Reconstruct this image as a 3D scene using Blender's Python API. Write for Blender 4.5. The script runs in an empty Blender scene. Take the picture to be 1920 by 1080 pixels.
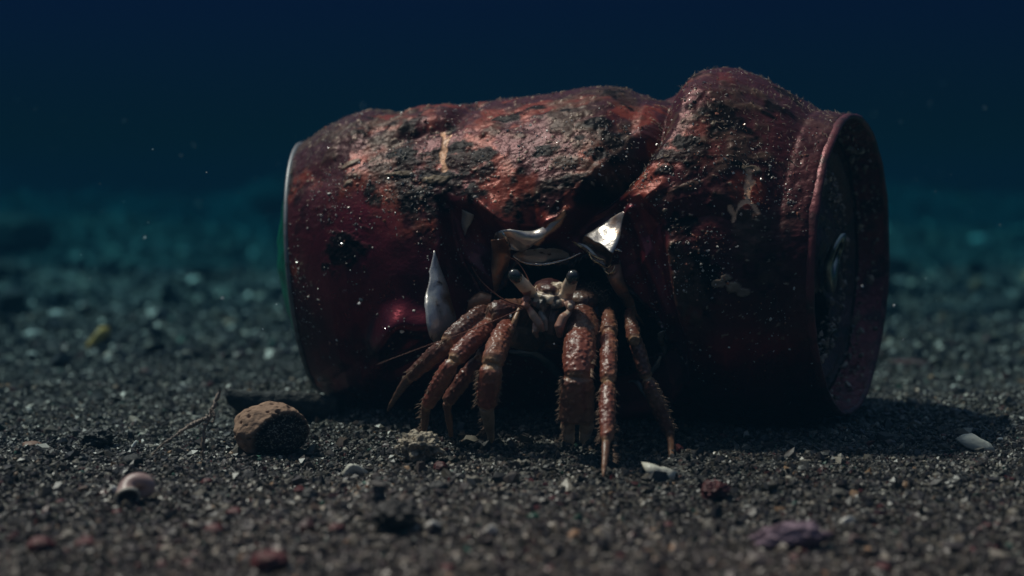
import bpy, math, random
import numpy as np
from mathutils import Vector, Matrix, kdtree

random.seed(7)
rng = np.random.default_rng(11)
SC = bpy.context.scene
COL = SC.collection
SC.unit_settings.scale_length = 0.1          # one unit is a decimetre: the can is about 11 cm long

# ------------------------------------------------------------------ camera
CAMH, HORIZON, F = 0.48, 340.0, 2800.0
PITCH = math.atan((540.0 - HORIZON) / F)
cd = bpy.data.cameras.new("camera")
cam = bpy.data.objects.new("camera", cd)
COL.objects.link(cam)
cam.location = (0, 0, CAMH)
cam.rotation_euler = (math.radians(90) - PITCH, 0, 0)
cd.sensor_width = 36.0
cd.lens = F / 1920.0 * 36.0
cd.clip_start, cd.clip_end = 0.02, 1000.0
cd.dof.use_dof = True
cd.dof.focus_distance = 2.68
cd.dof.aperture_fstop = 1.45
SC.camera = cam

# ------------------------------------------------------------------ light
SUN_EL, SUN_AZ = math.radians(63), math.radians(156)   # from the left, high and a little behind the can
SUN_ROT = math.radians(90) - SUN_AZ
w = bpy.data.worlds.new("World"); SC.world = w; w.use_nodes = True
nt = w.node_tree; nd = nt.nodes; lk = nt.links
bg = nd["Background"]
sky = nd.new("ShaderNodeTexSky"); sky.sky_type = 'NISHITA'; sky.sun_disc = False
sky.sun_elevation = SUN_EL; sky.sun_rotation = SUN_ROT
tc = nd.new("ShaderNodeTexCoord"); sep = nd.new("ShaderNodeSeparateXYZ")
lk.new(tc.outputs['Generated'], sep.inputs[0])
ramp = nd.new("ShaderNodeValToRGB")          # the water overhead: dark at the horizon, brighter straight up, pinkish fill added between
cr = ramp.color_ramp
cr.elements[0].position = 0.0; cr.elements[0].color = (0.004, 0.021, 0.030, 1)
cr.elements[1].position = 1.0; cr.elements[1].color = (1.3, 0.8, 0.62, 1)
e = cr.elements.new(0.045); e.color = (0.004, 0.013, 0.034, 1)
e = cr.elements.new(0.12); e.color = (0.0045, 0.011, 0.039, 1)
e = cr.elements.new(0.3); e.color = (0.34, 0.13, 0.17, 1)
e = cr.elements.new(0.55); e.color = (1.0, 0.43, 0.41, 1)
e = cr.elements.new(0.8); e.color = (1.4, 0.74, 0.62, 1)
lk.new(sep.outputs['Z'], ramp.inputs[0])
mx = nd.new("ShaderNodeMix"); mx.data_type = 'RGBA'; mx.blend_type = 'MULTIPLY'; mx.inputs[0].default_value = 1.0
lk.new(sky.outputs[0], mx.inputs[6]); lk.new(ramp.outputs[0], mx.inputs[7])
lk.new(mx.outputs[2], bg.inputs[0])
bg.inputs[1].default_value = 0.12

sd = bpy.data.lights.new("sun", 'SUN'); so = bpy.data.objects.new("sun", sd); COL.objects.link(so)
sd.energy = 5.0; sd.angle = math.radians(5); sd.color = (1.0, 0.52, 0.43)
sdir = Vector((math.cos(SUN_AZ) * math.cos(SUN_EL), math.sin(SUN_AZ) * math.cos(SUN_EL), math.sin(SUN_EL)))
so.rotation_euler = sdir.to_track_quat('Z', 'Y').to_euler()

SC.view_settings.view_transform = 'Standard'
SC.view_settings.look = 'None'
SC.view_settings.exposure = 0.2
SC.view_settings.gamma = 1.0

# ------------------------------------------------------------------ helpers
CP, SP = math.cos(PITCH), math.sin(PITCH)

def pt(px, py, Y):
    """world point at forward distance Y that the photograph shows at px, py"""
    u = (px - 960.0) / F; v = (540.0 - py) / F
    d = (u, v * SP + CP, v * CP - SP)
    k = Y / d[1]
    return Vector((d[0] * k, Y, CAMH + d[2] * k))

def project(P):
    x = P[..., 0]; y = P[..., 1]; z = P[..., 2] - CAMH
    f = y * CP - z * SP; u = y * SP + z * CP
    return 960 + F * x / f, 540 - F * u / f

def hash3(i, j, k, s=0):
    n = (i.astype(np.int64) * 374761393 + j.astype(np.int64) * 668265263 + k.astype(np.int64) * 2147483647 + s * 974634777) & 0xFFFFFFFF
    n = ((n ^ (n >> 13)) * 1274126177) & 0xFFFFFFFF
    n = ((n ^ (n >> 15)) * 2246822519) & 0xFFFFFFFF
    return ((n ^ (n >> 16)) & 0xFFFFFF) / float(0xFFFFFF)

def vnoise(P, s=0):
    """value noise 0..1 for an (..., 3) array"""
    fl = np.floor(P); fr = P - fl; fl = fl.astype(np.int64)
    fr = fr * fr * fr * (fr * (fr * 6 - 15) + 10)
    i, j, k = fl[..., 0], fl[..., 1], fl[..., 2]
    x, y, z = fr[..., 0], fr[..., 1], fr[..., 2]
    r = 0
    for a in (0, 1):
        for b in (0, 1):
            for c in (0, 1):
                r = r + hash3(i + a, j + b, k + c, s) * (x if a else 1 - x) * (y if b else 1 - y) * (z if c else 1 - z)
    return r

def fbm(P, sc, octv=4, s=0, rough=0.5):
    r = 0; a = 1.0; t = 0; P = P * sc
    for o in range(octv):
        r = r + a * vnoise(P + 17.3 * o, s + o); t += a; a *= rough; P = P * 2.03
    return r / t

def cells(P, sc, s=0):
    """distance to nearest random cell point (F1), and a random number of that cell"""
    P = P * sc
    fl = np.floor(P).astype(np.int64)
    best = np.full(P.shape[:-1], 9.0); bid = np.zeros(P.shape[:-1])
    for a in (-1, 0, 1):
        for b in (-1, 0, 1):
            for c in (-1, 0, 1):
                i, j, k = fl[..., 0] + a, fl[..., 1] + b, fl[..., 2] + c
                qx = i + hash3(i, j, k, s + 1); qy = j + hash3(i, j, k, s + 2); qz = k + hash3(i, j, k, s + 3)
                d = np.sqrt((P[..., 0] - qx) ** 2 + (P[..., 1] - qy) ** 2 + (P[..., 2] - qz) ** 2)
                m = d < best
                best = np.where(m, d, best); bid = np.where(m, hash3(i, j, k, s + 4), bid)
    return best, bid

def sstep(a, b, x):
    t = np.clip((x - a) / (b - a), 0, 1)
    return t * t * (3 - 2 * t)

def mesh_obj(name, verts, faces, mat=None, parent=None, smooth=True):
    me = bpy.data.meshes.new(name)
    verts = np.asarray(verts, dtype=np.float32).reshape(-1, 3)
    if isinstance(faces, np.ndarray):
        n, k = faces.shape
        me.vertices.add(len(verts)); me.vertices.foreach_set("co", verts.ravel())
        me.loops.add(n * k); me.loops.foreach_set("vertex_index", faces.astype(np.int32).ravel())
        me.polygons.add(n)
        me.polygons.foreach_set("loop_start", np.arange(0, n * k, k, dtype=np.int32))
        me.update(calc_edges=True)
    else:
        me.from_pydata([tuple(v) for v in verts], [], faces)
    me.validate()
    me.polygons.foreach_set("use_smooth", np.full(len(me.polygons), smooth))
    if mat: me.materials.append(mat)
    o = bpy.data.objects.new(name, me); COL.objects.link(o)
    if parent:
        o.parent = parent; o.matrix_parent_inverse = parent.matrix_world.inverted() if False else Matrix.Translation(-parent.location)
    return o

def set_col(o, col, name="Col"):
    a = o.data.color_attributes.new(name, 'FLOAT_COLOR', 'POINT')
    c = np.ones((len(o.data.vertices), 4), dtype=np.float32); c[:, :3] = col
    a.data.foreach_set("color", c.ravel())

def set_f(o, val, name):
    a = o.data.attributes.new(name, 'FLOAT', 'POINT')
    a.data.foreach_set("value", np.asarray(val, dtype=np.float32).ravel())

def tag(o, label=None, cat=None, group=None, kind=None):
    if label: o['label'] = label
    if cat: o['category'] = cat
    if group: o['group'] = group
    if kind: o['kind'] = kind
    return o

def empty(name, loc):
    o = bpy.data.objects.new(name, None); COL.objects.link(o); o.location = loc
    o.empty_display_size = 0.05
    return o

def mat(name, col=(0.5, 0.5, 0.5), rough=0.5, metal=0.0, attr=None, noise=None, bump=None, spec=None, rattr=None, mattr=None, coat=0.0, sattr=None):
    """noise = (scale, colour, low, high): second colour mixed in by noise; bump = [(scale, strength, distance)]"""
    m = bpy.data.materials.new(name); m.use_nodes = True
    t = m.node_tree; n = t.nodes; l = t.links
    b = n["Principled BSDF"]
    b.inputs['Base Color'].default_value = (*col, 1); b.inputs['Roughness'].default_value = rough
    b.inputs['Metallic'].default_value = metal
    if spec is not None: b.inputs['Specular IOR Level'].default_value = spec
    if coat: b.inputs['Coat Weight'].default_value = coat; b.inputs['Coat Roughness'].default_value = 0.2
    tcn = n.new("ShaderNodeTexCoord")
    src = None
    if attr:
        a = n.new("ShaderNodeAttribute"); a.attribute_name = attr; src = a.outputs['Color']
    if rattr:
        a = n.new("ShaderNodeAttribute"); a.attribute_name = rattr; l.new(a.outputs['Fac'], b.inputs['Roughness'])
    if sattr:
        a = n.new("ShaderNodeAttribute"); a.attribute_name = sattr; l.new(a.outputs['Fac'], b.inputs['Specular IOR Level'])
    if mattr:
        a = n.new("ShaderNodeAttribute"); a.attribute_name = mattr; l.new(a.outputs['Fac'], b.inputs['Metallic'])
    for nz in (noise or []):
        tx = n.new("ShaderNodeTexNoise"); tx.inputs['Scale'].default_value = nz[0]; tx.inputs['Detail'].default_value = 6
        l.new(tcn.outputs['Object'], tx.inputs['Vector'])
        mr = n.new("ShaderNodeMapRange"); mr.inputs[1].default_value = nz[2]; mr.inputs[2].default_value = nz[3]
        l.new(tx.outputs['Fac'], mr.inputs[0])
        mm = n.new("ShaderNodeMix"); mm.data_type = 'RGBA'
        l.new(mr.outputs[0], mm.inputs[0])
        if src: l.new(src, mm.inputs[6])
        else: mm.inputs[6].default_value = (*col, 1)
        mm.inputs[7].default_value = (*nz[1], 1)
        src = mm.outputs[2]
    if src: l.new(src, b.inputs['Base Color'])
    prev = None
    for bp in (bump or []):
        tx = n.new("ShaderNodeTexNoise"); tx.inputs['Scale'].default_value = bp[0]; tx.inputs['Detail'].default_value = 5
        l.new(tcn.outputs['Object'], tx.inputs['Vector'])
        bn = n.new("ShaderNodeBump"); bn.inputs['Strength'].default_value = bp[1]; bn.inputs['Distance'].default_value = bp[2]
        l.new(tx.outputs['Fac'], bn.inputs['Height'])
        if prev: l.new(prev, bn.inputs['Normal'])
        prev = bn.outputs[0]
    if prev: l.new(prev, b.inputs['Normal'])
    return m

# ------------------------------------------------------------------ seabed
FEET = [(c + (pt(*f) - c) * ((f[2] - .07) / f[2])) for c in [Vector((0, 0, CAMH))] for f in ((795, 822, 2.775), (846, 818, 2.80), (922, 828, 2.745), (1070, 828, 2.65), (1092, 828, 2.65), (1131, 896, 2.432), (1259, 868, 2.60))]
def ground_h(x, y):
    P = np.stack([np.asarray(x, float), np.asarray(y, float), np.zeros_like(np.asarray(x, float))], -1)
    h = (fbm(P, 1.3, 3, 5) - 0.5) * 0.06 + (fbm(P, 6.0, 3, 9) - 0.5) * 0.03
    far = sstep(4.0, 14.0, P[..., 1])
    h = h + far * ((fbm(P, 0.3, 4, 21) - 0.5) * 0.75 + sstep(10, 24, P[..., 1]) * (fbm(P, 0.13, 3, 27) - .48) * 2.2)
    mid = sstep(4.2, 7.5, P[..., 1])
    h = h + mid * ((fbm(P, 1.1, 3, 25) - .5) * .15 + (fbm(P, 3.2, 2, 26) - .5) * .10)
    # sand drawn up a little against the can, a hollow where the front feet stand
    ax = -0.416 + (P[..., 1] - 3.25) / (2.88 - 3.25) * (0.655 + 0.416)
    d = np.hypot(P[..., 0] - np.clip(P[..., 0], -0.42, 0.66), P[..., 1] - (3.25 - (np.clip(P[..., 0], -0.42, 0.66) + 0.416) * 0.3455))
    h = h + 0.020 * np.exp(-((d - 0.16) / 0.13) ** 2) - 0.014
    for f in FEET:                                    # the feet press small pits into the sand
        q = np.hypot(P[..., 0] - f.x, P[..., 1] - f.y)
        h = h - .010 * np.exp(-(q / .018) ** 2) + .009 * np.exp(-((q - .034) / .014) ** 2)
    return h

def gz(x, y): return float(ground_h(np.array([x]), np.array([y]))[0])

def gpt(px, py):
    """point of the seabed seen at px, py"""
    u = (px - 960.0) / F; v = (540.0 - py) / F
    d = np.array([u, v * SP + CP, v * CP - SP]); k = CAMH / -d[2]
    for _ in range(12):
        p = np.array([0, 0, CAMH]) + d * k
        k = (CAMH - gz(p[0], p[1])) / -d[2]
    p = np.array([0, 0, CAMH]) + d * k
    return Vector(p)

def graded(n, c, span, k):
    t = np.linspace(-1, 1, n)
    return c + span * np.sinh(k * t) / math.sinh(k)
gx = graded(560, 0.1, 55, 6.2); gy = graded(560, 2.6, 55, 6.2)
GX, GY = np.meshgrid(gx, gy)
GZ = ground_h(GX, GY)
PP = np.stack([GX, GY, GZ], -1)
GZ = GZ + (fbm(PP, 45, 2, 33) - 0.5) * 0.012
gv = np.stack([GX, GY, GZ], -1).reshape(-1, 3)
n1 = len(gx); n2 = len(gy)
idx = np.arange(n1 * n2).reshape(n2, n1)
gf = np.stack([idx[:-1, :-1], idx[:-1, 1:], idx[1:, 1:], idx[1:, :-1]], -1).reshape(-1, 4)

m_ground = bpy.data.materials.new("seabed_sand"); m_ground.use_nodes = True
t = m_ground.node_tree; n = t.nodes; l = t.links; b = n["Principled BSDF"]
tcn = n.new("ShaderNodeTexCoord")
v1 = n.new("ShaderNodeTexVoronoi"); v1.inputs['Scale'].default_value = 105; v1.inputs['Randomness'].default_value = 1
l.new(tcn.outputs['Object'], v1.inputs['Vector'])
rp = n.new("ShaderNodeValToRGB"); rp.color_ramp.interpolation = 'CONSTANT'
sepc = n.new("ShaderNodeSeparateColor"); l.new(v1.outputs['Color'], sepc.inputs[0]); l.new(sepc.outputs[0], rp.inputs[0])
els = [(0, (.03, .03, .03)), (.3, (.07, .065, .055)), (.55, (.12, .11, .09)), (.75, (.05, .045, .045)), (.86, (.2, .18, .15)), (.94, (.09, .025, .02)), (.965, (.4, .37, .32))]
rp.color_ramp.elements[0].color = (*els[0][1], 1)
rp.color_ramp.elements[1].position = els[1][0]; rp.color_ramp.elements[1].color = (*els[1][1], 1)
for p_, c_ in els[2:]:
    e = rp.color_ramp.elements.new(p_); e.color = (*c_, 1)
nz = n.new("ShaderNodeTexNoise"); nz.inputs['Scale'].default_value = .9; nz.inputs['Detail'].default_value = 5
l.new(tcn.outputs['Object'], nz.inputs['Vector'])
mr = n.new("ShaderNodeMapRange"); mr.inputs[1].default_value = .35; mr.inputs[2].default_value = .65; mr.inputs[3].default_value = .22; mr.inputs[4].default_value = 1.5
l.new(nz.outputs['Fac'], mr.inputs[0])
mu = n.new("ShaderNodeMix"); mu.data_type = 'RGBA'; mu.blend_type = 'MULTIPLY'; mu.inputs[0].default_value = 1
l.new(rp.outputs[0], mu.inputs[6]); l.new(mr.outputs[0], mu.inputs[7]); l.new(mu.outputs[2], b.inputs['Base Color'])
bn = n.new("ShaderNodeBump"); bn.inputs['Strength'].default_value = .9; bn.inputs['Distance'].default_value = .01; bn.invert = True
l.new(v1.outputs['Distance'], bn.inputs['Height']); l.new(bn.outputs[0], b.inputs['Normal'])
b.inputs['Roughness'].default_value = .6
seabed = mesh_obj("seabed", gv, gf, m_ground); tag(seabed, kind='structure')

# gravel: tens of thousands of grains nobody could count
ICO_V = []
ph_ = (1 + 5 ** 0.5) / 2
for a_, b_ in ((-1, ph_), (1, ph_), (-1, -ph_), (1, -ph_)): ICO_V.append((a_, b_, 0))
for a_, b_ in ((-1, ph_), (1, ph_), (-1, -ph_), (1, -ph_)): ICO_V.append((0, a_, b_))
for a_, b_ in ((ph_, -1), (ph_, 1), (-ph_, -1), (-ph_, 1)): ICO_V.append((a_, 0, b_))
ICO_V = np.array(ICO_V) / math.sqrt(1 + ph_ * ph_)
ICO_F = np.array([(0,11,5),(0,5,1),(0,1,7),(0,7,10),(0,10,11),(1,5,9),(5,11,4),(11,10,2),(10,7,6),(7,1,8),(3,9,4),(3,4,2),(3,2,6),(3,6,8),(3,8,9),(4,9,5),(2,4,11),(6,2,10),(8,6,7),(9,8,1)])

def rand_rot(N):
    q = rng.normal(size=(N, 4)); q /= np.linalg.norm(q, axis=1, keepdims=True)
    a, b, c, d = q.T
    return np.stack([np.stack([1-2*(c*c+d*d), 2*(b*c-a*d), 2*(b*d+a*c)], -1),
                     np.stack([2*(b*c+a*d), 1-2*(b*b+d*d), 2*(c*d-a*b)], -1),
                     np.stack([2*(b*d-a*c), 2*(c*d+a*b), 1-2*(b*b+c*c)], -1)], -2)

def grains(name, pos, rad, col, material, parent=None, flat=0.55):
    N = len(pos)
    V = ICO_V[None] * (1 + rng.uniform(-0.45, 0.4, (N, 12, 1)))
    V = V * np.stack([np.ones(N), rng.uniform(.55, 1, N), rng.uniform(flat - .2, flat + .3, N)], -1)[:, None, :]
    V = np.einsum('nij,nkj->nki', rand_rot(N), V) * rad[:, None, None] + pos[:, None, :]
    Fc = (ICO_F[None] + 12 * np.arange(N)[:, None, None]).reshape(-1, 3)
    o = mesh_obj(name, V.reshape(-1, 3), Fc, material, parent, smooth=False)
    set_col(o, np.repeat(col, 12, axis=0))
    return o

def grain_cols(N):
    r = rng.random(N)[:, None]; g = rng.random((N, 1))
    c = np.array([.052, .043, .040]) * (0.35 + 2.1 * g ** 1.6)
    c = np.where(r > .62, np.array([.13, .115, .09]) * (.5 + g), c)
    c = np.where(r > .86, np.array([.14, .10, .075]) * (.5 + g), c)
    c = np.where(r > .905, np.array([.10, .022, .02]) * (.4 + g), c)
    c = np.where(r > .93, np.array([.48, .44, .36]) * (.5 + .6 * g), c)
    c = np.where(r > .982, np.array([.5, .30, .16]) * (.5 + .5 * g), c)
    c = np.where(r > .992, np.array([.05, .14, .10]) * (.5 + g), c)
    return c

m_gravel = mat("gravel_grains", attr="Col", rough=.42, spec=.5)
def scatter(N, y0, y1, r0, r1, wid):
    y = (y0 ** -1 + rng.random(N) * (y1 ** -1 - y0 ** -1)) ** -1 if y1 > 5 else rng.uniform(y0, y1, N)
    x = rng.uniform(-1, 1, N) * (wid * y + .15)
    r = r0 * np.exp(rng.normal(0, .42, N)); r = np.minimum(r, r1)
    return np.stack([x, y, ground_h(x, y) + r * .25 + .001], -1), r
pa, ra = scatter(195000, 1.5, 4.2, .0031, .015, .40)
pb, rb = scatter(26000, 4.0, 16, .011, .05, .45)
pc, rc = scatter(2400, 1.5, 4.2, .0085, .016, .40)
pd, rd = scatter(16000, 9, 48, .0024, .2, .45); rd = np.minimum(rd * pd[:, 1], .12)
pos = np.concatenate([pa, pb, pc, pd]); rad = np.concatenate([ra, rb, rc, rd])
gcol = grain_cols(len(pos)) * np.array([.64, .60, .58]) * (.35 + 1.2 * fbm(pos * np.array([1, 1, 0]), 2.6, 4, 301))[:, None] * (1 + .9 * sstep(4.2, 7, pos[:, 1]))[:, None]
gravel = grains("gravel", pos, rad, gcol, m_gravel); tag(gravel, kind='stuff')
gravel['label'] = "mixed dark and pale gravel covering the seabed"; gravel['category'] = "gravel"

pf, rf = scatter(5200, 5.5, 45, .030, .16, .5)
rf = rf * (.6 + .05 * pf[:, 1])
cf = np.where(rng.random((len(pf), 1)) > .13, np.array([.018, .02, .02]), np.array([.22, .21, .19])) * rng.uniform(.5, 1.4, (len(pf), 1))
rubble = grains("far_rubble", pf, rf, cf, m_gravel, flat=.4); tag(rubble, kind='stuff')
rubble['label'] = "blurred dark rubble and pale bits strewn over the far seabed"; rubble['category'] = "rubble"

# ------------------------------------------------------------------ the can
CL = np.array([-0.430, 3.25, 0.292]); CR = np.array([0.655, 2.88, 0.3185])
TH0, TH1 = math.radians(3.5), math.radians(27)
LEN = float(np.linalg.norm(CR - CL)); RM = 0.34
prof_t = [0, .012, .06, .10, .14, .25, .45, .58, .68, .78, .86, .915, .935, .945, .955, .975, .99, 1.0]
prof_r = [.268, .276, .305, .327, .341, .346, .349, .346, .346, .346, .338, .318, .303, .296, .297, .293, .291, .287]

def ring_frame(t):
    th = TH0 + (TH1 - TH0) * t
    z0 = np.zeros_like(t)
    n_ = np.stack([np.cos(th), -np.sin(th), z0], -1)
    e1 = np.stack([-np.sin(th), -np.cos(th), z0], -1)
    return n_, e1

def can_base(t, ph, r):
    """point of the can at length t, angle ph (0 front, 90 degrees up), radius r"""
    c = CL + (CR - CL) * t[..., None]
    _, e1 = ring_frame(t)
    p = c + e1 * (r * np.cos(ph))[..., None]
    p[..., 2] += r * np.sin(ph)
    p[..., 0] -= LEAN * (1 - t) ** 2 * r * np.sin(ph)          # the crushed far end leans to the left at its top
    return p

LEAN = .085
NT, NP = 430, 760
tt = np.linspace(0, 1, NT)
u_ = np.linspace(0, 1, NP, endpoint=False)
pp = 2 * math.pi * u_ + 0.55 * np.sin(2 * math.pi * u_ ) * -1.0     # denser rings of points at the front
pp = pp + 0.35
T, PH = np.meshgrid(tt, pp, indexing='ij')
PHw = (PH + math.pi) % (2 * math.pi) - math.pi
R0 = np.interp(T, prof_t, prof_r)
topw = np.clip(np.sin(PHw), 0, 1) ** 1.3
R0 = R0 + topw * (0.042 * np.exp(-((T - .795) / .085) ** 2) + .012 * np.exp(-((T - .55) / .12) ** 2) - .022 * np.exp(-((T - .665) / .035) ** 2))
R0 = R0 - 0.02 * sstep(.05, .3, T) * sstep(.98, .8, T) * np.clip(-np.sin(PHw), 0, 1) ** 1.5
B0 = can_base(T, PH, R0)
PX0, PY0 = project(B0)
front = (np.cos(PHw - 0.05) > 0.02)
S = T * LEN; A = PHw * RM
_fi = np.where(front.ravel())[0]
_fx = PX0.ravel()[_fi]; _fy = PY0.ravel()[_fi]
def sa(px, py):
    k = _fi[np.argmin((_fx - px) ** 2 + (_fy - py) ** 2)]
    return S.ravel()[k], A.ravel()[k]
PXU = 2.75 / F                                # one photo pixel in units at the can's front

def d_blob(px, py, rx, ry=None, rot=0):
    s0, a0 = sa(px, py); ry = ry or rx
    ds = (S - s0) / PXU; da = (A - a0) / PXU
    c, s_ = math.cos(math.radians(rot)), math.sin(math.radians(rot))
    return np.hypot((ds * c + da * s_) / rx, (-ds * s_ + da * c) / ry)

def d_line(pts):
    """distance in photo pixels (on the surface) to a line given by photo points; also the position along it"""
    q = [sa(*p) for p in pts]
    best = np.full(S.shape, 1e9); al = np.zeros(S.shape); L = 0
    for (s0, a0), (s1, a1) in zip(q[:-1], q[1:]):
        vx, vy = s1 - s0, a1 - a0; ll = max(vx * vx + vy * vy, 1e-12)
        k = np.clip(((S - s0) * vx + (A - a0) * vy) / ll, 0, 1)
        d = np.hypot(S - s0 - k * vx, A - a0 - k * vy)
        m = d < best; best = np.where(m, d, best); al = np.where(m, L + k, al); L += 1
    return best / PXU, al / L

def sd_poly(q):
    """signed distance (photo pixels on the surface), negative inside"""
    best = np.full(S.shape, 1e9); ins = np.zeros(S.shape, bool)
    for i in range(len(q)):
        (s0, a0), (s1, a1) = q[i - 1], q[i]
        vx, vy = s1 - s0, a1 - a0; ll = max(vx * vx + vy * vy, 1e-12)
        k = np.clip(((S - s0) * vx + (A - a0) * vy) / ll, 0, 1)
        best = np.minimum(best, np.hypot(S - s0 - k * vx, A - a0 - k * vy))
        if a0 != a1:
            cond = ((a0 > A) != (a1 > A)) & (S < (s1 - s0) * (A - a0) / (a1 - a0) + s0)
            ins ^= cond
    return np.where(ins, -best, best) / PXU

RECESS = [(838, 378), (900, 395), (950, 425), (1010, 425), (1075, 400), (1150, 372), (1205, 375), (1236, 405), (1250, 480), (1262, 560), (1284, 640), (1290, 715), (1240, 770), (1000, 800), (880, 760), (830, 640), (826, 470)]
HOLE = [(925, 548), (940, 512), (958, 487), (990, 494), (1020, 494), (1062, 486), (1085, 474), (1112, 492), (1138, 505), (1152, 540), (1180, 580), (1206, 610), (1232, 645), (1243, 682), (1226, 712), (1190, 722), (1165, 755), (1110, 768), (1060, 726), (1020, 690), (985, 664), (950, 662), (905, 650), (868, 640), (866, 605), (880, 575), (905, 572)]
hole_q = [sa(*p) for p in HOLE]
sd_rec = sd_poly([sa(*p) for p in RECESS])
sd_hole = sd_poly(hole_q)
wob = (fbm(B0, 26, 3, 41) - .5)
sd_hole_w = sd_hole + wob * 9

D = np.zeros(S.shape)                          # displacement outwards
D -= 0.050 * sstep(14, -60, sd_rec) + 0.016 * sstep(6, -10, sd_rec)
dl, al = d_line([(1268, 168), (1232, 235), (1185, 310), (1120, 372), (1062, 418)])
D -= 0.060 * np.clip(1 - dl / 46, 0, 1) ** 1.3 * (.5 + 1.2 * al * (1 - al) + .2 * al)
D += 0.050 * np.exp(-d_blob(728, 622, 62, 26, 42) ** 2) + 0.034 * np.exp(-d_blob(790, 602, 66, 24, -4) ** 2)
dl, al = d_line([(885, 372), (918, 402), (950, 440)])
D += 0.034 * np.exp(-(dl / 17) ** 2) * (.4 + .6 * al)
dl, al = d_line([(1062, 402), (1030, 425), (1000, 452)])
D += 0.026 * np.exp(-(dl / 12) ** 2)
dl, al = d_line([(832, 378), (846, 470), (880, 560)])
D -= 0.018 * np.exp(-(dl / 12) ** 2)
dl, al = d_line([(1180, 392), (1200, 480), (1236, 600), (1240, 690)])
D += 0.020 * np.exp(-(dl / 16) ** 2)
dl, al = d_line([(760, 196), (700, 270), (600, 330)])
D -= 0.012 * np.exp(-(dl / 40) ** 2)
dl, al = d_line([(900, 180), (850, 230), (740, 262)])
D -= 0.016 * np.exp(-(dl / 22) ** 2)
for p_, amp, wd in (([(925, 540), (880, 500), (832, 468)], .016, 26), ([(1066, 402), (1110, 345), (1150, 300)], .016, 24), ([(1172, 396), (1205, 380), (1240, 350)], .014, 20), ([(1240, 690), (1280, 740), (1330, 800)], -.022, 34),
                    ([(866, 640), (810, 660), (740, 700)], -.020, 34), ([(1000, 425), (1000, 380), (985, 330)], -.014, 26), ([(1085, 470), (1120, 420), (1160, 380)], -.014, 20), ([(930, 545), (905, 480), (890, 420)], -.016, 22),
                    ([(1150, 540), (1190, 500), (1225, 440)], .012, 22), ([(690, 655), (650, 700), (600, 720)], -.014, 30), ([(1260, 420), (1330, 400), (1420, 430)], -.012, 40)):
    dl, al = d_line(p_)
    D += amp * np.clip(1 - dl / wd, 0, 1) * (1 - .6 * al)
midw = sstep(.02, .12, T) * sstep(.95, .88, T)
D += midw * ((fbm(B0, 5, 2, 51) - .5) * .026 + (fbm(B0, 14, 2, 52) - .5) * .007)

# growth, wear and glow put into the skin colour: masks
n_lo = fbm(B0, 7, 4, 61); n_md = fbm(B0, 22, 4, 62); n_hi = fbm(B0, 70, 3, 63); n_vh = fbm(B0, 170, 2, 64)
sinp = np.sin(PHw)
out_rec = sstep(-4, 14, sd_rec + (n_md - .5) * 40)
left_top = sstep(.12, .5, sinp + (n_lo - .5) * .7)
right = sstep(.62, .70, T + (n_md - .5) * .06) * sstep(-.62, -.15, sinp + (n_lo - .5) * .6)
left_edge = sstep(.09, .02, T + (n_md - .5) * .05) * sstep(-.7, 0, sinp)
backw = np.where(np.cos(PHw) < 0, sstep(-.2, .3, sinp), 0)
crustw = np.clip(np.maximum(np.maximum(left_top, right), np.maximum(left_edge * .8, backw)), 0, 1) * out_rec

tan = sstep(.50, .64, n_lo * .5 + n_md * .5) * crustw * .85
for p, wd in (([(1300, 222), (1355, 196), (1420, 202)], 12), ([(1310, 268), (1370, 250), (1420, 262)], 10), ([(1365, 298), (1440, 292)], 10), ([(1236, 372), (1275, 352), (1312, 338)], 9),
              ([(1192, 305), (1222, 262), (1262, 215)], 12), ([(1085, 238), (1150, 262)], 14), ([(1050, 300), (1130, 320)], 14), ([(600, 262), (690, 232), (800, 205)], 18),
              ([(1020, 352), (1110, 330)], 12), ([(1262, 470), (1272, 540), (1300, 600)], 20)):
    dl, al = d_line(p)
    tan = np.maximum(tan, np.exp(-((dl + (n_md - .5) * 26) / wd) ** 2) * sstep(.3, .55, n_hi + .12))
dark = np.zeros(S.shape)
for b_ in ((750, 282, 33, 24), (885, 362, 26, 24), (965, 332, 22, 24), (862, 272, 27, 17), (955, 214, 36, 20), (1003, 198, 24, 16), (1125, 287, 26, 26), (1120, 232, 24, 16), (1342, 228, 44, 24, -25), (1282, 262, 26, 17),
           (1408, 246, 19, 12), (1268, 422, 30, 20), (1318, 500, 13, 24), (1325, 532, 20, 14), (952, 398, 34, 24), (690, 352, 24, 28), (760, 372, 70, 30, -10), (1382, 307, 36, 10), (905, 292, 30, 18), (1175, 205, 26, 14),
           (1060, 208, 20, 10), (1085, 262, 18, 12), (870, 330, 40, 10), (1335, 296, 20, 12), (1245, 320, 22, 12), (1450, 330, 16, 10), (640, 470, 60, 50), (1030, 280, 26, 12), (700, 215, 16, 6), (1440, 215, 14, 9)):
    d = d_blob(*b_) + (n_md - .5) * 2.4 + (n_hi - .5) * 1.5
    dark = np.maximum(dark, sstep(1.15, .5, d))
dark = np.maximum(dark, sstep(.56, .70, fbm(B0, 15, 5, 71, .6)) * crustw * .95)
orange = sstep(.53, .64, fbm(B0, 13, 4, 81)) * np.clip(crustw + .25 * sstep(-.1, .3, sinp), 0, 1) * sstep(.95, .75, T + .05)
orange = np.maximum(orange, sstep(1.1, .7, d_blob(915, 400, 34, 18, -45) + (n_md - .5) * .6) * .7)  # orange highlight of the ridge put into the colour
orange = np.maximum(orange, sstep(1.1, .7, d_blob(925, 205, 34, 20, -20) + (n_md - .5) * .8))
orange = np.maximum(orange, sstep(1.1, .8, d_blob(1400, 355, 34, 42) + (n_md - .5) * .5) * .8)  # orange glow round the right-hand cracks, also put into the colour
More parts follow.
